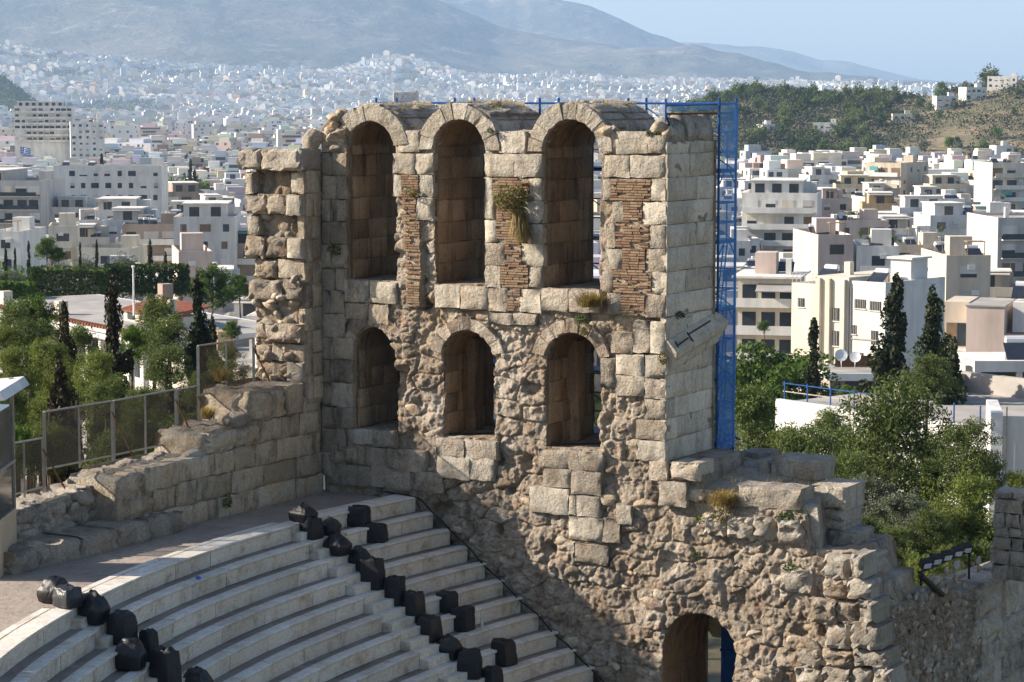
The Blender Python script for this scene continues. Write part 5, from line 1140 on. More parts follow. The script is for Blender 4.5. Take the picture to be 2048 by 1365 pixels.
def part(name, mat, parent, x0, x1, y0, y1, z0, z1):
    o = link(name, unit(mat), parent); o.location = ((x0 + x1) / 2, (y0 + y1) / 2, z0); o.scale = (x1 - x0, y1 - y0, z1 - z0); return o
_hm = {}
PLT = [leafball('planter', 130, .7, .45, .5, .16, M[k], 300 + i) for i, k in enumerate(('hedge', 'broad', 'pine'))]
def heater(parent, x, y, z, rz=0):            # rooftop solar water heater
    if not _hm:
        a = MB(); a.tube((-.75, 0, 1.25), (.75, 0, 1.25), .32, 10); _hm['tank'] = a.me('tank', M['tank'], False)
        a = MB(); a.hexa([(-.95, -1.6, .15), (.95, -1.6, .15), (.95, -.25, 1.1), (-.95, -.25, 1.1), (-.95, -1.6, .22), (.95, -1.6, .22), (.95, -.25, 1.17), (-.95, -.25, 1.17)]); _hm['solar_panel'] = a.me('solar_panel', M['panel'])
        a = MB(); [a.box(px - .03, px + .03, py - .03, py + .03, 0, h) for px in (-.7, .7) for py, h in ((-1.5, .2), (0, 1.0))]; _hm['stand'] = a.me('stand', M['galv'])
    t = link('water_heater', _hm['tank'], parent); t.location = (x, y, z); t.rotation_euler = (0, 0, rz)
    for k in ('solar_panel', 'stand'): link(k, _hm[k], t)
def building(x, y, w, d, nf, rot, colr, seed, feat=None, name='apartment_block', fh=3.1, base=None, label=None, side=None, detail=2):
    """one city house: walls, roof terrace, balconies, windows, things on the roof"""
    r = random.Random(seed); g = float(terr(x, y)) - 1.0 if base is None else base
    f = feat or {}; t = empty(name, (x, y, g), rot); h = nf * fh + 1.0; wm = WM[colr]; hw, hd = w / 2, d / 2
    drop = max(0.0, g - (float(terr(x, y)) - 1.5)); part('wall', wm, t, -hw, hw, -hd, hd, -drop, h)
    part('roof', M[f.get('roof', 'roof_grey')], t, -hw + .25, hw - .25, -hd + .25, hd - .25, h - .2, h + .012)
    par_h = .55
    for (a, b_, c, e) in ((-hw, hw, -hd, -hd + .2), (-hw, hw, hd - .2, hd), (-hw, -hw + .2, -hd + .2, hd - .2), (hw - .2, hw, -hd + .2, hd - .2)): part('parapet', wm, t, a, b_, c, e, h + .002, h + par_h)
    # facades: front faces -y; the other one that shows is on the side turned to the camera
    view = math.atan2(-x, y); vis = 'l' if math.sin(rot - view) < 0 else 'r'
    vis = side or vis; bal = f.get('balcony', r.random() < .72); aw = f.get('awning'); bd = f.get('bd', r.uniform(.9, 1.5))
    def facade(axis, length, withbal, dens):
        def P(nm, m, u0, u1, o0, o1, z0, z1, par_=t):   # u along the facade, o outwards
            if axis == 'f': return part(nm, m, par_, u0, u1, -hd - o1, -hd - o0, z0, z1)
            if axis == 'l': return part(nm, m, par_, -hw - o1, -hw - o0, u0, u1, z0, z1)
            return part(nm, m, par_, hw + o0, hw + o1, u0, u1, z0, z1)
        L = length / 2; e0 = -L + r.uniform(.2, 1.2); e1 = L - r.uniform(.2, 1.2)
        lowest = 0 if nf <= 3 else max(0, nf - 6)
        for k in range(lowest, nf):
            z = 1.0 + k * fh - .0
            if withbal:
                P('balcony', WM['white'] if colr != 'white' and r.random() < .6 else wm, e0, e1, 0.0, bd, z - .15, z + .02)
                P('balcony_front', M['glass'] if f.get('glassbal') else (WM['white'] if r.random() < .7 else wm), e0, e1, bd - .08, bd, z + .02, z + .95)
                if aw and r.random() < .45: u = r.uniform(e0, e1 - 3); P('awning', M[aw], u, u + r.uniform(2.2, 3.2), bd - .3, bd + .02, z + 1.5, z + 2.6)
            if withbal and r.random() < .35: u = r.uniform(e0, e1 - 1); o = link('planter', PLT[r.randrange(3)], t); q_ = (u + .5, -hd - bd, z + .9) if axis == 'f' else ((-hw - bd, u, z + .9) if axis == 'l' else (hw + bd, u, z + .9)); o.location = q_; o.scale = (r.uniform(.8, 2.2), 1, r.uniform(.7, 1.4))
            if r.random() < .4: u = r.uniform(-L + 1, L - 1); P('air_conditioner', WM['white'], u, u + .9, .0, .35, z + 1.9, z + 2.5)
            n = max(1, int(length / dens)); 
            for i in range(n):
                u = -L + length * (i + .5) / n + r.uniform(-.2, .2); ww = r.choice((.55, .75, 1.0)) if not withbal else r.choice((.9, 1.1, 1.3))
                zl, zh = (z + .05, z + 2.25) if withbal else (z + .95, z + 2.3)
                if r.random() < .9:
                    P('window', M['glass'] if r.random() < .75 else M['shutter'], u - ww, u + ww, -.05, .035, zl, zh)
                    if r.random() < .45: P('roller_shutter', WM[r.choice(('white', 'pale', 'cream', 'grey'))], u - ww - .04, u + ww + .04, -.02, .06, zh - (zh - zl) * r.uniform(.2, .9), zh + .05)
    facade('f', w, bal, 3.0); 
    if detail > 1: facade(vis, d, bal and r.random() < .5, 4.2)
    # on the roof
    if f.get('pent', r.random() < .55):
        ph = 2.7; px0, px1, py0, py1 = -hw + 1.6, hw * r.uniform(.2, .8), -hd + 2.0, hd - .5
        if px1 - px0 > 3: 
            part('penthouse', wm, t, px0, px1, py0, py1, h + .01, h + ph); part('penthouse_roof', WM['white'], t, px0 - .3, px1 + .3, py0 - .5, py1 + .2, h + ph, h + ph + .2)
            n = max(1, int((px1 - px0) / 3.2))
            for i in range(n): u = px0 + (px1 - px0) * (i + .5) / n; part('window', M['glass'], t, u - .9, u + .9, py0 - .03, py0 + .03, h + .3, h + 2.2)
            if r.random() < .4: part('awning', M[aw or 'awning3'], t, px0, px1, py0 - 2.0, py0 - .05, h + 2.35, h + 2.5)
    part('stair_head', wm, t, hw - 3.4, hw - .6, 0, 2.8, h, h + 2.4)
    for i in range(f.get('heaters', r.choice((0, 1, 1, 2, 3)))): heater(t, r.uniform(-hw + 1.2, hw - 1.2), r.uniform(-hd + 2.2, hd - 1), h + .01, r.uniform(-.4, .4))
    if r.random() < .6: ax, ay = r.uniform(-hw + 1, hw - 1), r.uniform(-1, hd - 1); o = part('antenna', M['galv'], t, ax - .03, ax + .03, ay - .03, ay + .03, h, h + r.uniform(2.5, 4)); 
    if r.random() < .5: ax = r.uniform(-hw + .5, hw - .5); part('antenna', M['galv'], t, ax - .03, ax + .03, .5, .56, h, h + r.uniform(1.5, 3.5)); part('antenna_arm', M['galv'], t, ax - .7, ax + .7, .5, .55, h + 1.4, h + 1.46)
    if r.random() < .3: ax = r.uniform(-hw + 1, hw - 2.2); part('pergola', M['wood'], t, ax, ax + 2.2, -hd + .6, -hd + 2.4, h + 2.1, h + 2.2); part('pergola_post', M['wood'], t, ax, ax + .1, -hd + .6, -hd + .7, h, h + 2.1); part('pergola_post', M['wood'], t, ax + 2.1, ax + 2.2, -hd + .6, -hd + .7, h, h + 2.1)
    if r.random() < .4: ax = r.uniform(-hw + 1, hw - 1); part('chimney', WM['white'], t, ax - .35, ax + .35, 1, 1.7, h, h + 1.8)
    if label is None:
        feats = []
        if bal: feats.append('glass fronted balconies' if f.get('glassbal') else 'stacked balconies')
        else: feats.append('plain window walls')
        if aw: feats.append({'awning': 'teal awnings', 'awning2': 'orange awnings', 'awning3': 'white awnings'}[aw])
        size = 'narrow' if w < 8 else ('wide' if w > 11 else 'medium'); label = f"{size} {['', 'one', 'two', 'three', 'four', 'five', 'six', 'seven', 'eight'][min(nf, 8)]} storey {colr} city block with {' and '.join(feats)}"
    return tag(t, label, 'building', 'city blocks of ' + label.split(' city block')[0].replace('storey ', '') if 'city block' in label else None)
HERO = []                                     # screen boxes (x0, x1, ybase row, depth) kept clear of chance neighbours
def hero(px0, px1, ytop, Yd, rot, depth, nf, colr, feat, lab, name='apartment_block', fh=3.1, side=None):
    pl = DY(px0, ytop, Yd); pr_ = DY(px1, ytop, Yd); w = (px1 - px0) / FPX * Yd / (math.cos(rot) + abs(math.sin(rot)) * depth / max(1, (px1 - px0) / FPX * Yd)) ; w = max(w, 4)
    xc = (pl[0] + pr_[0]) / 2; zt = pl[2]
    HERO.append((px0, px1, ytop, Yd)); cy = Yd + depth / 2; gz_ = float(terr(xc, cy)); nf = max(nf, min(9, int(math.ceil((zt - 1.0 - gz_) / fh))))
    return building(xc * cy / Yd, cy, w, depth, nf, rot, colr, int(px0 * 7 + ytop), feat, name, fh, zt - nf * fh - 1.0, lab, side)
hero(-130, 117, 366, 560, -.08, 22, 5, 'grey', dict(balcony=True, glassbal=True, pent=True, heaters=0), 'modern grey block with recessed glazed balconies beyond the tall cypresses')
hero(28, 150, 214, 1290, .12, 20, 7, 'white', dict(balcony=True, heaters=0, pent=True), 'tall white block with stacked curved looking balconies over the city roofs')
hero(135, 212, 246, 1270, .2, 18, 5, 'white', dict(balcony=False, heaters=1), 'plain white block attached to the tall balconied block')
hero(115, 330, 336, 620, .0, 12, 3, 'white', dict(balcony=False, pent=False, heaters=2), 'long low white house with a row of dark windows')
hero(320, 412, 388, 640, .25, 14, 4, 'brown', dict(balcony=True, awning='awning2', heaters=1), 'brownish block with orange awnings and deep balconies')
hero(185, 310, 425, 520, .05, 14, 3, 'white', dict(balcony=True, pent=True, heaters=2), 'white house with a dark tiled terrace shade')
hero(350, 480, 440, 430, .05, 14, 3, 'pale', dict(balcony=False, pent=True, heaters=2), 'pale house with a glazed roof gallery')
hero(92, 165, 458, 420, .15, 12, 3, 'cream', dict(balcony=True, heaters=1), 'small cream house behind the hedge with white terrace')
hero(335, 432, 512, 300, .2, 14, 3, 'pink', dict(balcony=False, pent=False, heaters=0), 'pinkish blank walled house above the hedge garden')
hero(0, 75, 470, 380, -.1, 14, 3, 'white', dict(balcony=False, pent=False, heaters=1, roof='awning3'), 'low white hall with a pale sloping canopy roof')
hero(1478, 1652, 392, 455, -.18, 16, 5, 'white', dict(balcony=True, pent=True, heaters=0, bd=1.8), 'white balcony block with planted terraces beside the scaffold')
hero(1738, 1852, 330, 660, -.55, 20, 6, 'beige', dict(balcony=True, awning='awning', pent=False, heaters=0), 'large block with a blank grey brown side wall and teal awnings', side='r')
hero(1952, 2110, 442, 400, .1, 18, 4, 'grey', dict(balcony=True, glassbal=True, pent=False, heaters=0), 'dark glazed modern block at the edge of the roofs')
hero(1960, 2048, 330, 620, .1, 16, 4, 'cream', dict(balcony=True, awning='awning', heaters=2), 'cream block with teal awnings near the edge of the roofs')
hero(1600, 1690, 478, 330, .1, 16, 3, 'pink', dict(balcony=False, pent=False, heaters=2), 'pale pink rooftop house behind the cream house')
hero(1860, 1960, 520, 290, .05, 14, 2, 'beige', dict(balcony=False, pent=False, heaters=2), 'flat roofed beige house with a small dark window')
hero(1700, 1800, 500, 330, -.1, 14, 3, 'white', dict(balcony=True, heaters=3), 'white house crowded with rooftop water tanks')
hero(785, 838, 186, 3000, .1, 24, 10, 'brown', dict(balcony=False, heaters=0, pent=False), 'large dark slab building rising from the distant roofs')
# --- near right: cream house, its lavender side, balcony house, peach house
def P_(t, nm, mat, *a): return part(nm, mat, t, *a)
def house(px, py, Yd, rot, lab, name='town_house'):
    p = DY(px, py, Yd); t = empty(name, (p[0], Yd, float(terr(p[0], Yd)) - 1), rot); tag(t, lab, 'building'); return t, p[2] - t.location.z
t, H = house(1580, 566, 242, -.75, 'cream house with narrow barred windows and a shaded lavender side wall'); HERO.append((1570, 1900, 560, 235))
P_(t, 'wall', WM['cream'], 0, 3.3, .3, 10.8, 0, H); P_(t, 'wall', WM['cream'], 3.3, 7.2, 0, 10.8, 0, H + .9); P_(t, 'wall', WM['white'], 7.2, 11.4, .2, 10.8, 0, H + .1)
for x in (3.4, 4.6, 6.4): P_(t, 'pier', WM['cream'], x, x + .5, -.35, .0, 0, H + .7)
P_(t, 'roof', M['roof_grey'], .2, 3.1, .6, 10.5, H, H + .02); P_(t, 'roof', M['roof_grey'], 7.4, 11.2, .5, 10.5, H + .1, H + .12)
P_(t, 'parapet', WM['white'], 7.2, 11.4, .2, .4, H + .11, H + .6); P_(t, 'parapet', WM['white'], 11.2, 11.4, .4, 10.8, H + .11, H + .6)
for x0, x1, y, z0, z1 in ((.8, 1.6, .3, 1.5, 2.4), (5.3, 6.1, 0, 2.2, 3.5), (5.3, 6.1, 0, 4.5, 6.0), (2.4, 2.8, .3, 3.6, 4.6), (7.6, 8.0, .2, 3.8, 4.7), (7.8, 9.1, .2, 1.2, 2.1), (9.6, 10.9, .2, 1.3, 2.2), (8.2, 8.9, .2, 6.5, 7.8), (9.8, 10.6, .2, 4.2, 5.6)):
    P_(t, 'window', M['glass'], x0, x1, y - .05, y + .05, H - z1, H - z0); P_(t, 'window_sill', WM['white'], x0 - .1, x1 + .1, y - .12, y - .051, H - z1 - .1, H - z1)
    for bx_ in np.arange(x0 + .15, x1 - .05, .2): P_(t, 'window_bar', M['galv'], bx_, bx_ + .04, y - .09, y - .055, H - z1, H - z0)
for y in (7.5, 9.4): P_(t, 'window', M['glass'], 11.38, 11.45, y, y + .7, H - 3.6, H - 2.0)
P_(t, 'pipe', M['galv'], 7.2, 11.4, .1, .2, H - 5.2, H - 5.1); P_(t, 'drain_pipe', M['galv'], 3.1, 3.25, .15, .3, 0, H); P_(t, 'drain_pipe', M['galv'], 7.3, 7.42, .06, .2, 0, H)
for x, y in ((8.5, 4), (1.6, 5), (9.6, 9)): heater(t, x, y, H + .12)
P_(t, 'stair_head', WM['white'], 8.6, 11.0, 5.2, 8.2, H + .1, H + 2.6); P_(t, 'stair_roof', WM['white'], 8.3, 11.3, 4.9, 8.5, H + 2.6, H + 2.8); P_(t, 'chimney', WM['cream'], 4.5, 5.2, 3, 3.7, H + .9, H + 2.2)
for x in np.arange(0, 3.2, .5): P_(t, 'rail_post', M['galv'], x, x + .05, .4, .45, H, H + 1.0)
P_(t, 'rail', M['galv'], 0, 3.2, .4, .45, H + 1.0, H + 1.05)
t, H = house(1905, 612, 205, -.32, 'peach coloured house with a notched corner and brown shutters'); HERO.append((1895, 2060, 600, 205))
P_(t, 'wall', WM['pink'], 1.2, 4.4, 0, 8, 0, H); P_(t, 'wall', WM['pink'], 4.4, 9.5, 0, 8, 0, H - 2.4); P_(t, 'wall', WM['beige'], -.9, 1.2, 1.6, 8, 0, H + .2); P_(t, 'roof', M['roof_grey'], 4.6, 9.3, 2.0, 7.8, H - 2.4, H - 2.38); P_(t, 'coping', M['roof_grey'], 1.1, 4.5, -.1, 8.1, H, H + .12)
P_(t, 'wall', WM['white'], 4.9, 9.5, 1.8, 8, H - 2.3, H + .3)
for x0, x1, z0, z1 in ((-.7, .2, 3.6, 1.6), (.25, 1.1, 3.6, 1.6), (-.7, .5, 8.2, 6.0)): P_(t, 'window', M['shutter'] if x0 < 0 else M['glass'], x0, x1, 1.55, 1.65, H - z0, H - z1)
P_(t, 'balcony', WM['white'], -1.0, 1.2, .6, 1.58, H - 4.0, H - 3.85)
for x in (5.5, 7.4): heater(t, x, 5, H + .32)
t, H = house(1476, 556, 262, -.22, 'white corner house with long balconies and a grey slatted sun shade'); HERO.append((1430, 1615, 540, 262))
P_(t, 'wall', WM['cream'], 0, 6.4, 0, 10, 0, H); P_(t, 'roof', M['roof_grey'], .2, 6.2, .2, 9.8, H, H + .02)
for k in range(4):
    z = H - .2 - 3.0 * k; P_(t, 'balcony', WM['white'], -1.2, 7.2, -1.5, .0, z - 2.9, z - 2.72); P_(t, 'balcony_front', WM['white'], -1.2, 7.2, -1.5, -1.42, z - 2.72, z - 1.9); P_(t, 'balcony_front', WM['white'], 7.1, 7.2, -1.42, 6, z - 2.72, z - 1.9); P_(t, 'balcony', WM['white'], 6.4, 7.2, 0, 6, z - 2.9, z - 2.72)
    for x in (.5, 2.6, 4.6): P_(t, 'window', M['glass'], x, x + 1.5, -.04, .04, z - 2.6, z - .5)
P_(t, 'cornice', WM['white'], -.6, 7.0, -.8, 10, H + .02, H + .25)
sh = part('sun_shade', M['roof_grey'], t, 2.2, 7.0, -2.6, -.05, H - 1.0, H - .9); sh.rotation_euler = (.25, 0, 0)
for x in (2.3, 6.9): P_(t, 'shade_post', M['galv'], x, x + .08, -1.4, -1.32, H - 3, H - 1.1)
P_(t, 'stair_head', WM['pink'], 1.5, 3.8, 3, 6, H + .2, H + 2.6); P_(t, 'chimney', WM['white'], 5, 5.6, 2, 2.6, H + .2, H + 2.0); heater(t, 4.6, 6.5, H + .25)
# low terrace house under the cream house
t, H = house(1662, 745, 185, .0, 'low terrace with satellite dishes and a reddish railing below the cream house'); HERO.append((1640, 1780, 745, 185))
P_(t, 'wall', WM['brown'], 0, 5.2, .6, 6, 0, H - .6); P_(t, 'terrace_slab', WM['white'], -.4, 5.0, -.6, 6, H - .6, H - .05); P_(t, 'terrace_floor', M['roof_grey'], -.2, 4.8, -.4, 5.8, H - .05, H - .03)
P_(t, 'rail', M['rust'], .8, 4.6, 3.6, 3.66, H, H + .9); P_(t, 'window', M['glass'], 1.2, 4.0, .55, .65, H - 2.8, H - .8)
def dish(parent, x, y, z, r=.5):
    m_ = MB(); n = 12; rings = [(0, .0), (.5, .05), (1, .2)]; vs_ = [(0, 0, 0)]
    for k, dp in rings[1:]: vs_ += [(r * k * math.cos(6.283 * i / n), -dp * r, r * k * math.sin(6.283 * i / n)) for i in range(n)]
    fs_ = [(0, 1 + (i + 1) % n, 1 + i) for i in range(n)] + [(1 + i, 1 + (i + 1) % n, 1 + n + (i + 1) % n, 1 + n + i) for i in range(n)]
    m_.add(vs_, fs_); m_.tube((0, 0, 0), (0, -.35 * r, -.1), .02, 5); m_.tube((0, .05, 0), (0, .1, -z[1]), .03, 5)
    o = m_.build('satellite_dish', M['tank'], parent, True); o.location = (x, y, z[0]); o.rotation_euler = (-.4, 0, random.uniform(-.6, .3))
dish(t, .9, 1.0, (H + 1.2, 1.2), .5); dish(t, 2.1, 1.6, (H + 1.0, 1.0), .45)
# white wrapped building with a flat roof
A_ = DY(1552, 800, 131); B_ = DY(1995, 856, 119); L_ = math.hypot(B_[0] - A_[0], B_[1] - A_[1]); rz_ = math.atan2(B_[1] - A_[1], B_[0] - A_[0])
t = empty('wrapped_building', (A_[0], A_[1], float(terr(A_[0], A_[1])) - 1), rz_); tag(t, 'flat roofed building wrapped in white sheeting behind the pines', 'building'); H = A_[2] - t.location.z; HERO.append((1550, 2048, 790, 125))
wrap = MB(); nxw = 40
P_(t, 'wall', M['concrete'], .1, L_ - .1, .1, 14, 0, H - .15); P_(t, 'roof', M['roof_grey'], .3, L_ - .3, .4, 13.6, H - .15, H - .1)
for i in range(5):
    a, b_ = L_ * i / 5, L_ * (i + 1) / 5; vs_ = []; 
    for jx in range(9):
        for jz in range(9): xx = a + (b_ - a) * jx / 8; zz = H * jz / 8; vs_.append((xx, -.06 + .05 * float(fbm(np.array(xx * 1.3), np.array(zz * .6), 0, 3, 50 + i)), zz))
    link('white_sheet', mesh_np('white_sheet', vs_, [(jx * 9 + jz, (jx + 1) * 9 + jz, (jx + 1) * 9 + jz + 1, jx * 9 + jz + 1) for jx in range(8) for jz in range(8)], M['white_paint'], None, True), t)
P_(t, 'parapet', M['concrete'], 0, L_ + 4, 11.6, 12, H - .1, H + 1.0); P_(t, 'parapet', M['concrete'], 3.2, 3.6, 6, 11.6, H - .1, H + .9); P_(t, 'roof_edge', WM['pale'], 0, L_, -.02, .3, H - .14, H + .05)
for i in range(9): P_(t, 'guard_post', M['steel_blue'], L_ * i / 9 + .3, L_ * i / 9 + .36, .3, .36, H, H + 1.05)
P_(t, 'guard_rail', M['steel_blue'], .2, L_ * .5, .32, .36, H + .9, H + .95); P_(t, 'guard_rail', M['galv'], .2, L_ * .6, .32, .36, H + .45, H + .5)
C_ = DY(1982, 826, 112); t = empty('wrapped_scaffold', (C_[0], C_[1], float(terr(C_[0], C_[1])) - 1), -.15); tag(t, 'scaffold wall wrapped in pale grey sheeting at the corner of the wrapped building', 'scaffold'); H = C_[2] - t.location.z
P_(t, 'sheet', M['white_paint'], 0, .55, -.05, 5, 0, H); P_(t, 'sheet', WM['pale'], .55, 6, .0, .12, 0, H - .15)
for x in (.7, 2.5, 4.5): P_(t, 'tube', M['galv'], x, x + .06, -.1, -.04, 0, H + .3)
# white frame house with a red tiled roof
t, H = house(1952, 722, 150, .0, 'white framed terrace house with a red tiled roof and solar panels'); HERO.append((1945, 2060, 720, 150))
for x in (0, 2.6, 5.2): P_(t, 'column', WM['white'], x, x + .35, 0, .35, 0, H - .7)
P_(t, 'wall', WM['white'], 0, 5.5, 3.5, 8, 0, H - .7); P_(t, 'beam', WM['white'], -.1, 5.6, -.1, .45, H - .7, H); P_(t, 'roof', WM['white'], -.1, 5.6, .45, 8, H - .45, H - .3); P_(t, 'window', M['glass'], 1, 4.5, 3.45, 3.55, H - 3, H - 1)
heater(t, 3.2, 3, H - .3); heater(t, 4.6, 3, H - .3)
tm = MB(); zr = H - 3.6
for k in range(14):                             # tiled slope made of rolls
    x0 = .9 + k * .36; tm.hexa([(x0, -3.2, zr - 1.4), (x0 + .30, -3.2, zr - 1.4), (x0 + .30, .6, zr + 1.0), (x0, .6, zr + 1.0), (x0 + .04, -3.2, zr - 1.25), (x0 + .26, -3.2, zr - 1.25), (x0 + .26, .6, zr + 1.15), (x0 + .04, .6, zr + 1.15)])
tm.build('tiled_roof', M['terracotta'], t); P_(t, 'porch_wall', WM['white'], .8, 6, -2.9, .4, 0, zr - 1.3)
# --- left: long colonnaded house with its roof terrace
A_ = DY(-60, 600, 202); B_ = DY(520, 702, 158); L_ = math.hypot(B_[0] - A_[0], B_[1] - A_[1]); rz_ = math.atan2(B_[1] - A_[1], B_[0] - A_[0])
t = empty('colonnaded_house', (A_[0], A_[1], 69.0), rz_); tag(t, 'long white neoclassical house with columns, cornice and red wall panels beyond the grove', 'building'); H = A_[2] - 69.0; HERO.append((0, 505, 600, 160))
P_(t, 'wall', WM['white'], 0, L_, 1.2, 12, 0, H - .9); P_(t, 'cornice', WM['white'], -.4, L_ * .72, -.5, 12, H - .9, H - .35); P_(t, 'cornice_lip', WM['white'], -.6, L_ * .72, -.75, 12, H - .35, H - .12); P_(t, 'roof', M['roof_grey'], 0, L_ * .72, .2, 11.5, H - .12, H - .08)
P_(t, 'annex_roof', M['roof_grey'], L_ * .73, L_ + 3, .0, 11, H - 1.3, H - 1.1); P_(t, 'annex_cornice', WM['cream'], L_ * .73, L_ + 3, -.3, .0, H - 1.9, H - 1.15); P_(t, 'annex_wall', WM['cream'], L_ * .73, L_ + 3, .1, 11, 0, H - 1.31)
tiles = MB()
for k in range(60): x0 = L_ * .10 + k * L_ * .6 / 60; tiles.box(x0, x0 + .2, -.6, .3, H - .12, H + .05)
tiles.build('tile_edge', M['terracotta'], t)
for k in range(15):
    x0 = 1.5 + k * L_ * .71 / 15; P_(t, 'column', WM['white'], x0, x0 + .45, .0, .45, 0, H - .9)
    P_(t, 'wall_panel', M['terracotta'] if k % 2 == 0 else WM['pink'], x0 + .8, x0 + 1.3, 1.12, 1.2, H - 3.6, H - 1.3); P_(t, 'window', M['glass'], x0 + 1.4, x0 + 2.2, 1.1, 1.2, H - 3.6, H - 1.4); P_(t, 'window', M['glass'], x0 + 1.0, x0 + 2.0, 1.1, 1.2, H - 8, H - 5.5)
for x0 in (L_ * .30, L_ * .08): P_(t, 'chimney', WM['cream'], x0, x0 + .8, 1, 1.8, H - .1, H + 1.0)
for x0, w_, m_ in ((L_ * .70, 1.0, 'cream'), (L_ * .745, 1.2, 'ochre'), (L_ * .86, 2.2, 'grey'), (L_ * .95, 1.5, 'white')): P_(t, 'rooftop_unit', WM[m_], x0, x0 + w_, 3, 4.4, H - 1.2, H + .45)
for k in range(22): P_(t, 'rail_post', M['galv'], L_ * .84 + k * .42, L_ * .84 + k * .42 + .06, 8.9, 8.96, H - 1.1, H + 1.2)
P_(t, 'rail', M['galv'], L_ * .84, L_ * .84 + 9.2, 8.9, 8.96, H + 1.2, H + 1.27)
for k in range(3): P_(t, 'statue_pedestal', WM['white'], L_ * .42 + k * 1.1, L_ * .42 + k * 1.1 + .5, -2.2, -1.7, 0, H - 4.6 + .3 * k)
tr_ = MB(); zr = H + .7; xr = L_ * .44               # low red tiled roof on the terrace
for k in range(26): x0 = xr + k * .36; tr_.hexa([(x0, 3.2, zr), (x0 + .32, 3.2, zr), (x0 + .32, 6.4, zr + .75), (x0, 6.4, zr + .75), (x0 + .05, 3.2, zr + .13), (x0 + .27, 3.2, zr + .13), (x0 + .27, 6.4, zr + .88), (x0 + .05, 6.4, zr + .88)])
tr_.build('tiled_roof', M['terracotta'], t); P_(t, 'terrace_room', WM['cream'], xr + .2, xr + 9, 3.5, 6, H - .1, zr + .1); P_(t, 'window', M['glass'], xr + 1, xr + 2.2, 3.42, 3.55, H + .1, zr - .1); P_(t, 'chimney', WM['cream'], xr + 8, xr + 8.6, 3.4, 4, zr, zr + 1.4); P_(t, 'chimney', WM['brown'], xr + 1.0, xr + 1.9, 6, 6.9, zr, zr + 2.0)
fp = DY(268, 632, 178); o = MB().tube((0, 0, 0), (0, 0, 3.6), .09, 8, .06); o.tube((0, 0, 3.6), (0, 0, 3.75), .12, 8); f_ = o.build('flagpole', M['white_paint']); f_.location = fp; tag(f_, 'white flagpole on the terrace of the colonnaded house', 'flagpole')
# hedge garden and its trees on the terrace behind
def hedge_obj(px0, px1, ytop, ybot, Yd, lab, mat='hedge', seed=1):
    p, q = DY(px0, ytop, Yd), DY(px1, ytop, Yd); h = (ybot - ytop) / FPX * Yd; w = q[0] - p[0]; r = np.random.default_rng(seed); n = int(900 * w * h / 4) + 2500
    c = r.uniform(-1, 1, (n, 3)); c /= np.maximum(np.abs(c).max(1), .001)[:, None]; c *= r.uniform(.86, 1.04, (n, 1)); c = c * np.array([w / 2, 1.6, h / 2 + .4]); c[:, 2] += .35 * fbm(c[:, 0] * .5, c[:, 1] * .5, 0, 3, seed)
    o = link('hedge', leaves('hedge', c, .2, M[mat], r)); o.location = ((p[0] + q[0]) / 2, Yd, p[2] - h / 2); tag(o, lab, 'hedge')
hedge_obj(68, 215, 548, 612, 212, 'dense dark hedge block on the terrace behind the colonnaded house', seed=2); hedge_obj(215, 372, 540, 575, 216, 'clipped hedge running above the red tiled terrace roof', seed=3); hedge_obj(-20, 62, 575, 590, 205, 'low yellow green hedge on the roof edge', 'broad', 4)
G2 = 'trees of the hedge garden'
for k, x, y, w, lab in (('cypress', 57, 487, 18, 'slim cypress at the garden end by the canopy hall'), ('cypress', 11, 495, 18, 'slim cypress with a twin at the garden edge'), ('cypress', 30, 500, 16, 'twin slim cypress at the garden edge'), ('broad', 92, 474, 52, 'dark round headed tree between slim cypresses'), ('cypress', 160, 488, 14, 'thinnest cypress above the hedge block'), ('cypress', 193, 484, 18, 'cypress above the middle of the hedge'), ('cypress', 300, 486, 26, 'stout cypress at the right end of the olives'), ('cypress', 331, 510, 24, 'short cypress beside the pinkish house'), ('olive', 120, 528, 110, 'pale olive tree over the hedge block'), ('olive', 170, 516, 90, 'darker olive tree behind the pale one'), ('olive', 245, 512, 110, 'wide silvery olive between two cypresses'), ('broad', 118, 494, 34, 'small bright tree behind the olives'), ('broad', 425, 528, 100, 'loose feathery green tree above the annex roof'), ('olive', 20, 540, 110, 'dim olive at the garden edge'), ('broad', 480, 548, 60, 'low green shrub tree by the ragged wing'), ('broad', 365, 548, 60, 'yellow green shrub tree at the hedge end')):
    tree(k, x, y, 228 + random.uniform(-6, 10), lab, w, G2)
# ---------------------------------------------------------------- chance blocks of the near city
def overlaps(px, py, Y): return any(a - 20 < px < b + 20 and abs(Y - d) < 34 for a, b, yt_, d in HERO)
cells = []
for Yd in np.concatenate([np.arange(270, 1500, 13.0), np.arange(1500, 8700, 20.0)]):
    half = .232 * Yd
    for X in np.arange(-half, half, 13.0 if Yd < 1500 else 20.0): cells.append((X + random.uniform(-3, 3), Yd + random.uniform(-4, 4)))
colw = ['white'] * 9 + ['pale'] * 6 + ['cream'] * 4 + ['grey'] * 4 + ['beige'] * 2 + ['pink', 'blue grey', 'blue grey', 'yellow', 'brown', 'ochre']
individual = 0; stuffb = []; parks = []
_ca = np.array(cells); GA = terr(_ca[:, 0], _ca[:, 1]); OA = .35 * vnoise(_ca[:, 0] / 260, _ca[:, 1] / 260, 0, 3); PKA = fbm(_ca[:, 0] / 330, _ca[:, 1] / 420, 0, 3, 88); TLA = vnoise(_ca[:, 0] / 190, _ca[:, 1] / 260, 0, 91)
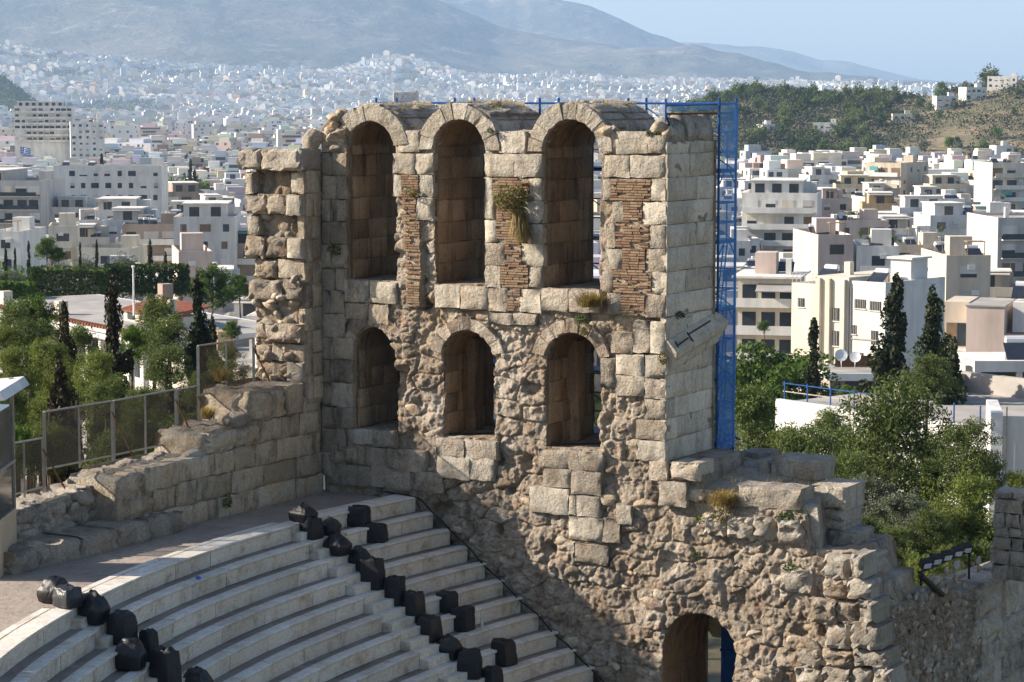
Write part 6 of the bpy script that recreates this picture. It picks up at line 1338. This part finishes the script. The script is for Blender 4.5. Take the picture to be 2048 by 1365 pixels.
for i, (X, Yd) in enumerate(cells):
    px = 1024 + X / Yd * FPX; ori = float(OA[i]); g = float(GA[i])
    nf = random.choice((2, 3, 3, 4, 4, 5)) if Yd > 420 else random.choice((2, 2, 3, 3)); w, d = (random.uniform(6.5, 12.5), random.uniform(7, 11)) if Yd < 1500 else (random.uniform(11, 23), random.uniform(10, 17))
    topy = YH + (100 - (g + nf * 3.1 + 1)) / Yd * FPX
    if random.random() < .10: continue
    hillz = px > 1330 and 1060 < Yd < 2300
    if hillz: continue
    if px < 170 and abs(Yd - 4300) < 420: continue
    if Yd < 1150:
        if 640 < px < 1420 and topy > 235: stuffb.append((X, Yd, g, w, d, nf, ori)); continue       # hidden behind the ruin from here
        if overlaps(px, topy, Yd): continue
        if Yd < 330 and (px < 520 or px > 1440): continue
        if individual < 300:
            f = {}
            q = random.random()
            if q < .38: f['awning'] = random.choice(('awning', 'awning2', 'awning3'))
            building(X, Yd, w, d, nf, ori + random.choice((0, .12, -.15)), random.choice(colw), 5000 + i, f, detail=2 if Yd < 750 else 1); individual += 1; continue
    if Yd > 1500:
        ori += random.uniform(-.2, .2)
        pk = float(PKA[i]); tall = float(TLA[i])
        if pk < -.34: parks.append((X, Yd, g)); continue
        if pk < -.15 and random.random() < .45: continue
        nf = max(1, int(nf * (1 + .45 * tall) + random.uniform(-.5, .8)))
        if random.random() < .03: nf += 4
    stuffb.append((X, Yd, g, w, d, nf, ori))
# --- everything farther: one mass of small blocks
def city_mass():
    Vb, Cb = [], []
    def addbox(cx, cy, ca, sa, x0, x1, y0, y1, z0, z1, c):
        for (a, b, z) in ((x0, y0, z0), (x1, y0, z0), (x1, y1, z0), (x0, y1, z0), (x0, y0, z1), (x1, y0, z1), (x1, y1, z1), (x0, y1, z1)):
            Vb.append((cx + a * ca - b * sa, cy + a * sa + b * ca, z))
        Cb.append(c)
    R = random.Random(5)
    for (X, Yd, g, w, d, nf, ori) in stuffb:
        px = 1024 + X / Yd * FPX; h = nf * 3.1 + 1
        if Yd > 2600 and R.random() < .22: continue
        if Yd > 4800: h *= R.uniform(.6, 1.25); 
        ca, sa = math.cos(ori), math.sin(ori); c = list(WALLC[R.choice(colw)]); k = R.uniform(.82, 1.2); c = [min(.85, v * k) for v in c]
        hw, hd = w / 2, d / 2; addbox(X, Yd, ca, sa, -hw, hw, -hd, hd, g - 3, g + h, c)
        if R.random() < .75: addbox(X, Yd, ca, sa, -hw * .7, hw * R.uniform(.1, .7), -hd * .6, hd * .8, g + h, g + h + 2.6, [v * R.uniform(.85, 1.1) for v in c])
        style = R.random()
        if Yd < 3000:
            for f in range(nf):
                z = g + 1 + f * 3.1
                if style < .45:
                    e0, e1 = -hw * R.uniform(.5, .98), hw * R.uniform(.4, .98)
                    addbox(X, Yd, ca, sa, e0, e1, -hd - 1.1, -hd, z - .1, z + .9, [v * R.uniform(.85, 1.08) for v in c]); addbox(X, Yd, ca, sa, e0 + .5, e1 - .5, -hd - .06, -hd, z + .9, z + 2.4, [.10, .10, .11])
                else:
                    for q in range(R.choice((1, 2, 3))): a = R.uniform(-hw * .9, hw * .7); addbox(X, Yd, ca, sa, a, a + R.uniform(.8, 1.9), -hd - .06, -hd, z + .8, z + 2.3, [.09, .09, .10])
                if Yd < 1900:
                    for sg in (-1, 1): a = R.uniform(-hd * .8, hd * .3); addbox(X, Yd, ca, sa, min(sg * hw, sg * (hw + .06)), max(sg * hw, sg * (hw + .06)), a, a + 2.2, z + .9, z + 2.3, [.10, .10, .11])
            for q in range(R.choice((0, 1, 2, 3))): a = R.uniform(-hw * .8, hw * .6); y_ = R.uniform(-hd * .6, hd * .6); addbox(X, Yd, ca, sa, a, a + R.uniform(.8, 2.4), y_, y_ + .8, g + h, g + h + R.uniform(1, 2), R.choice(([.75, .75, .75], [.08, .08, .1], [.45, .3, .2], c)))
        elif Yd < 5200 and style < .6:
            for f in range(1, nf, 2): a = R.uniform(-hw * .9, 0); addbox(X, Yd, ca, sa, a, a + hw * R.uniform(.5, .9), -hd - .06, -hd, g + 1 + f * 3.1, g + 2.8 + f * 3.1, [.13, .13, .15])
    n = len(Cb); Vb_ = np.array(Vb); F5 = np.array([(4, 5, 6, 7), (0, 1, 5, 4), (1, 2, 6, 5), (2, 3, 7, 6), (3, 0, 4, 7)])
    F_ = (np.arange(n)[:, None, None] * 8 + F5[None]).reshape(-1, 4); Cc = np.repeat(np.array(Cb), 20, 0); Cc = np.concatenate([Cc, np.ones((len(Cc), 1))], 1)
    roof = np.zeros((n, 5, 4), bool); roof[:, 0] = True; Cc[roof.ravel(), :3] *= .85
    m, nt, b = new_mat('far_house_render'); N = NT(nt); at = N.n('Attribute', attribute_name='tint'); N.L(at.outputs[0], b.inputs['Base Color']); b.inputs['Roughness'].default_value = .85
    tag(link('distant_city', mesh_np('distant_city', Vb_, F_, m, None, False, Cc)), 'endless pale apartment blocks filling the plain up to the mountain', 'city', kind='stuff')
city_mass()
# trees among the roofs, on the hill and on the mound
CT = []
for i in range(4):
    r = np.random.default_rng(900 + i); P = []; 
    for j in range(26): c = r.normal(0, 1, 3); c /= np.linalg.norm(c); c = c * np.array([2.9, 2.9, 2.9]) * r.uniform(.4, 1) + np.array([0, 0, 3.6]); d_ = r.normal(0, .6, (30, 3)); P.append(c + d_)
    CT.append((MB().tube((0, 0, -1), (0, 0, 4.5), .25, 6, .12).me('trunk', M['bark']), leaves('crown', np.concatenate(P), .42, M[('pine', 'broad', 'hedge', 'olive')[i]], r)))
def ctree(X, Yd, s, k, lab, grp, cyp=False):
    g = float(terr(X, Yd)) - .3; t = empty('city_tree' if 'roof' in lab else 'hill_tree', (X, Yd, g), random.uniform(0, 6.28)); tm, cm = TP['cypress'][k % 2] if cyp else CT[k]
    for nm, me in (('trunk', tm), ('crown', cm)): o = link(nm, me, t); o.scale = (s, s, s * random.uniform(.9, 1.3))
    return tag(t, lab, 'tree', grp)
for i in range(85):
    Yd = random.uniform(280, 1500); X = random.uniform(-.22, .22) * Yd; px = 1024 + X / Yd * FPX
    if 660 < px < 1415 or (px > 1330 and Yd > 1000) or (Yd < 330): continue
    k = random.randrange(3); ctree(X, Yd, random.uniform(1.2, 2.0), k, ['dark pine standing between city roofs', 'green street tree standing between city roofs', 'deep green street tree standing between city roofs'][k], 'street trees among the roofs ' + 'abc'[k])
for i in range(34):                            # the park between the roofs on the left
    px = random.uniform(130, 420); Yd = random.uniform(740, 860); ctree((px - 1024) / FPX * Yd, Yd, random.uniform(1.6, 2.3), random.choice((0, 2)), 'dark tree of the park clump between the roofs', 'park trees between the roofs')
for i in range(9): px = random.uniform(140, 400); Yd = random.uniform(760, 840); ctree((px - 1024) / FPX * Yd, Yd, random.uniform(1.5, 2.1), i, 'slim cypress of the park clump between the roofs', 'park cypresses between the roofs', True)
nh = 0
while nh < 235:
    px = random.uniform(1335, 2060); Yd = random.uniform(1030, 1450)
    wood = px < 1770
    if not wood and random.random() < .62: continue
    nh += 1; ctree((px - 1024) / FPX * Yd, Yd, random.uniform(.75, 1.35) if wood else random.uniform(.5, 1.1), random.choice((0, 0, 2)) if wood else random.choice((2, 3, 1)), 'dark tree of the wood on the hill' if wood else 'scattered bush tree on the dry hillside', 'wood on the hill' if wood else 'bushes on the dry hillside')
r = np.random.default_rng(78); n = 3600; hx = r.uniform(1338, 1775, n) ** 1.0; hy = r.uniform(1015, 1440, n); hX = (hx - 1024) / FPX * hy; hZ = terr(hX, hy)
bx = r.uniform(1770, 2070, 1500); by = r.uniform(1015, 1440, 1500); keep = fbm(bx / 60, by / 90, 0, 3, 6) > -.28; bx, by = bx[keep], by[keep]; bX = (bx - 1024) / FPX * by
P = np.concatenate([np.stack([hX, hy, hZ + 1.5], 1), np.stack([bX, by, terr(bX, by) + .8], 1)]); P = (P[:, None, :] + r.normal(0, 1, (len(P), 16, 3)) * np.array([2.4, 2.4, 1.3])).reshape(-1, 3)
tag(link('hill_scrub', leaves('hill_scrub', P, .65, M['cypress'], r)), 'dark evergreen scrub covering the slopes of the hill', 'scrub', kind='stuff')
ctree((1974 - 1024) / FPX * 1400, 1400, 2.0, 0, 'lone tall tree on the crest of the dry hill', None)
r = np.random.default_rng(77); P = []
for (X, Yd, g) in parks: P.append(np.array([X, Yd, g + 5]) + r.normal(0, 1, (9, 3)) * np.array([6, 6, 3]))
tag(link('distant_parks', leaves('distant_parks', np.concatenate(P), 2.4, M['pine'], r)), 'dark green parks scattered between the far apartment blocks', 'wood', kind='stuff'); P = []
for i in range(1500):
    s = r.uniform(-.245, -.185); Yd = r.uniform(3800, 4600); X = s * Yd; P.append(np.array([X, Yd, float(terr(X, Yd)) + 4]) + r.normal(0, 2.6, (10, 3)))
tag(link('distant_wood', leaves('distant_wood', np.concatenate(P), 2.2, M['pine'], r)), 'dark wooded mound rising from the distant roofs', 'wood', kind='stuff')
for (px, yb, w, nf, c, lab) in ((1648, 192, 12, 2, 'white', 'white flat house with small windows amid the hilltop wood'), (1720, 214, 9, 2, 'pink', 'little pinkish house on the wooded slope'), (1742, 222, 8, 2, 'pale', 'pale house just below the pinkish one on the slope'), (1885, 176, 11, 2, 'pale', 'pale house on the crest beside the lone tree'), (1940, 172, 12, 2, 'white', 'white house on the dry crest'), (2000, 165, 16, 2, 'white', 'wide white villa on the top of the dry hill'), (1530, 190, 7, 1, 'white', 'tiny white house in the wood'), (2000, 222, 8, 5, 'pale', 'slim pale tower house at the foot of the dry hill'), (1800, 182, 10, 1, 'cream', 'cream chapel like house on the saddle of the hill')):
    Yd = 1330 - (yb - 165) * 4.5; X = (px - 1024) / FPX * Yd; building(X, Yd, w, 9, nf, random.uniform(-.3, .3), c, px, dict(pent=False, heaters=0, balcony=False), 'hill_house', label=lab)
# flag over the roofs
p = DY(41, 316, 620); fo = empty('flag', tuple(p)); tag(fo, 'blue and white striped flag flying over the roofs', 'flag')
MB().tube((0, 0, -6), (0, 0, 3), .06, 6).build('pole', M['galv'], fo)
fb_ = plain('flag_blue', (.05, .16, .55), .8); fw_ = plain('flag_white', (.75, .75, .75), .8)
def wav(x): return .18 * math.sin(x * 2.6)
for k in range(9):
    m_ = MB(); n = 6; x0 = 1.0 if k >= 4 else 0
    for i in range(n): a, b_ = x0 + (2.7 - x0) * i / n, x0 + (2.7 - x0) * (i + 1) / n; z0 = .9 + k * .22; m_.hexa([(a, wav(a), z0 - a * .18), (b_, wav(b_), z0 - b_ * .18), (b_, wav(b_) + .02, z0 - b_ * .18), (a, wav(a) + .02, z0 - a * .18), (a, wav(a), z0 + .22 - a * .18), (b_, wav(b_), z0 + .22 - b_ * .18), (b_, wav(b_) + .02, z0 + .22 - b_ * .18), (a, wav(a) + .02, z0 + .22 - a * .18)])
    m_.build('stripe', fb_ if k % 2 == 0 else fw_, fo)
cn = MB()
for (a, b_, c, d_, mm_) in ((0, .42, 1.78, 2.22, 0), (.58, 1.0, 1.78, 2.22, 0), (0, .42, 2.38, 2.88, 0), (.58, 1.0, 2.38, 2.88, 0), (.42, .58, 1.78, 2.88, 1), (0, .42, 2.22, 2.38, 1), (.58, 1.0, 2.22, 2.38, 1)): cn.box(a, b_, -.03, -.005, c - (a + b_) * .09, d_ - (a + b_) * .09, mm_)
cn.build('canton', [fb_, fw_], fo)
# ---------------------------------------------------------------- air
hz = MB().box(-16000, 16000, -300, 22500, 8, 900)
hm = bpy.data.materials.new('haze'); hm.use_nodes = True; nt = hm.node_tree; nt.nodes.clear()
out = nt.nodes.new('ShaderNodeOutputMaterial'); pv = nt.nodes.new('ShaderNodeVolumePrincipled')
pv.inputs['Color'].default_value = (.46, .68, 1.0, 1); pv.inputs['Density'].default_value = 5.8e-5; pv.inputs['Anisotropy'].default_value = .0
nt.links.new(pv.outputs[0], out.inputs['Volume'])
ho = hz.build('haze', hm); tag(ho, 'pale blue haze over the city and mountains', 'haze', kind='stuff')
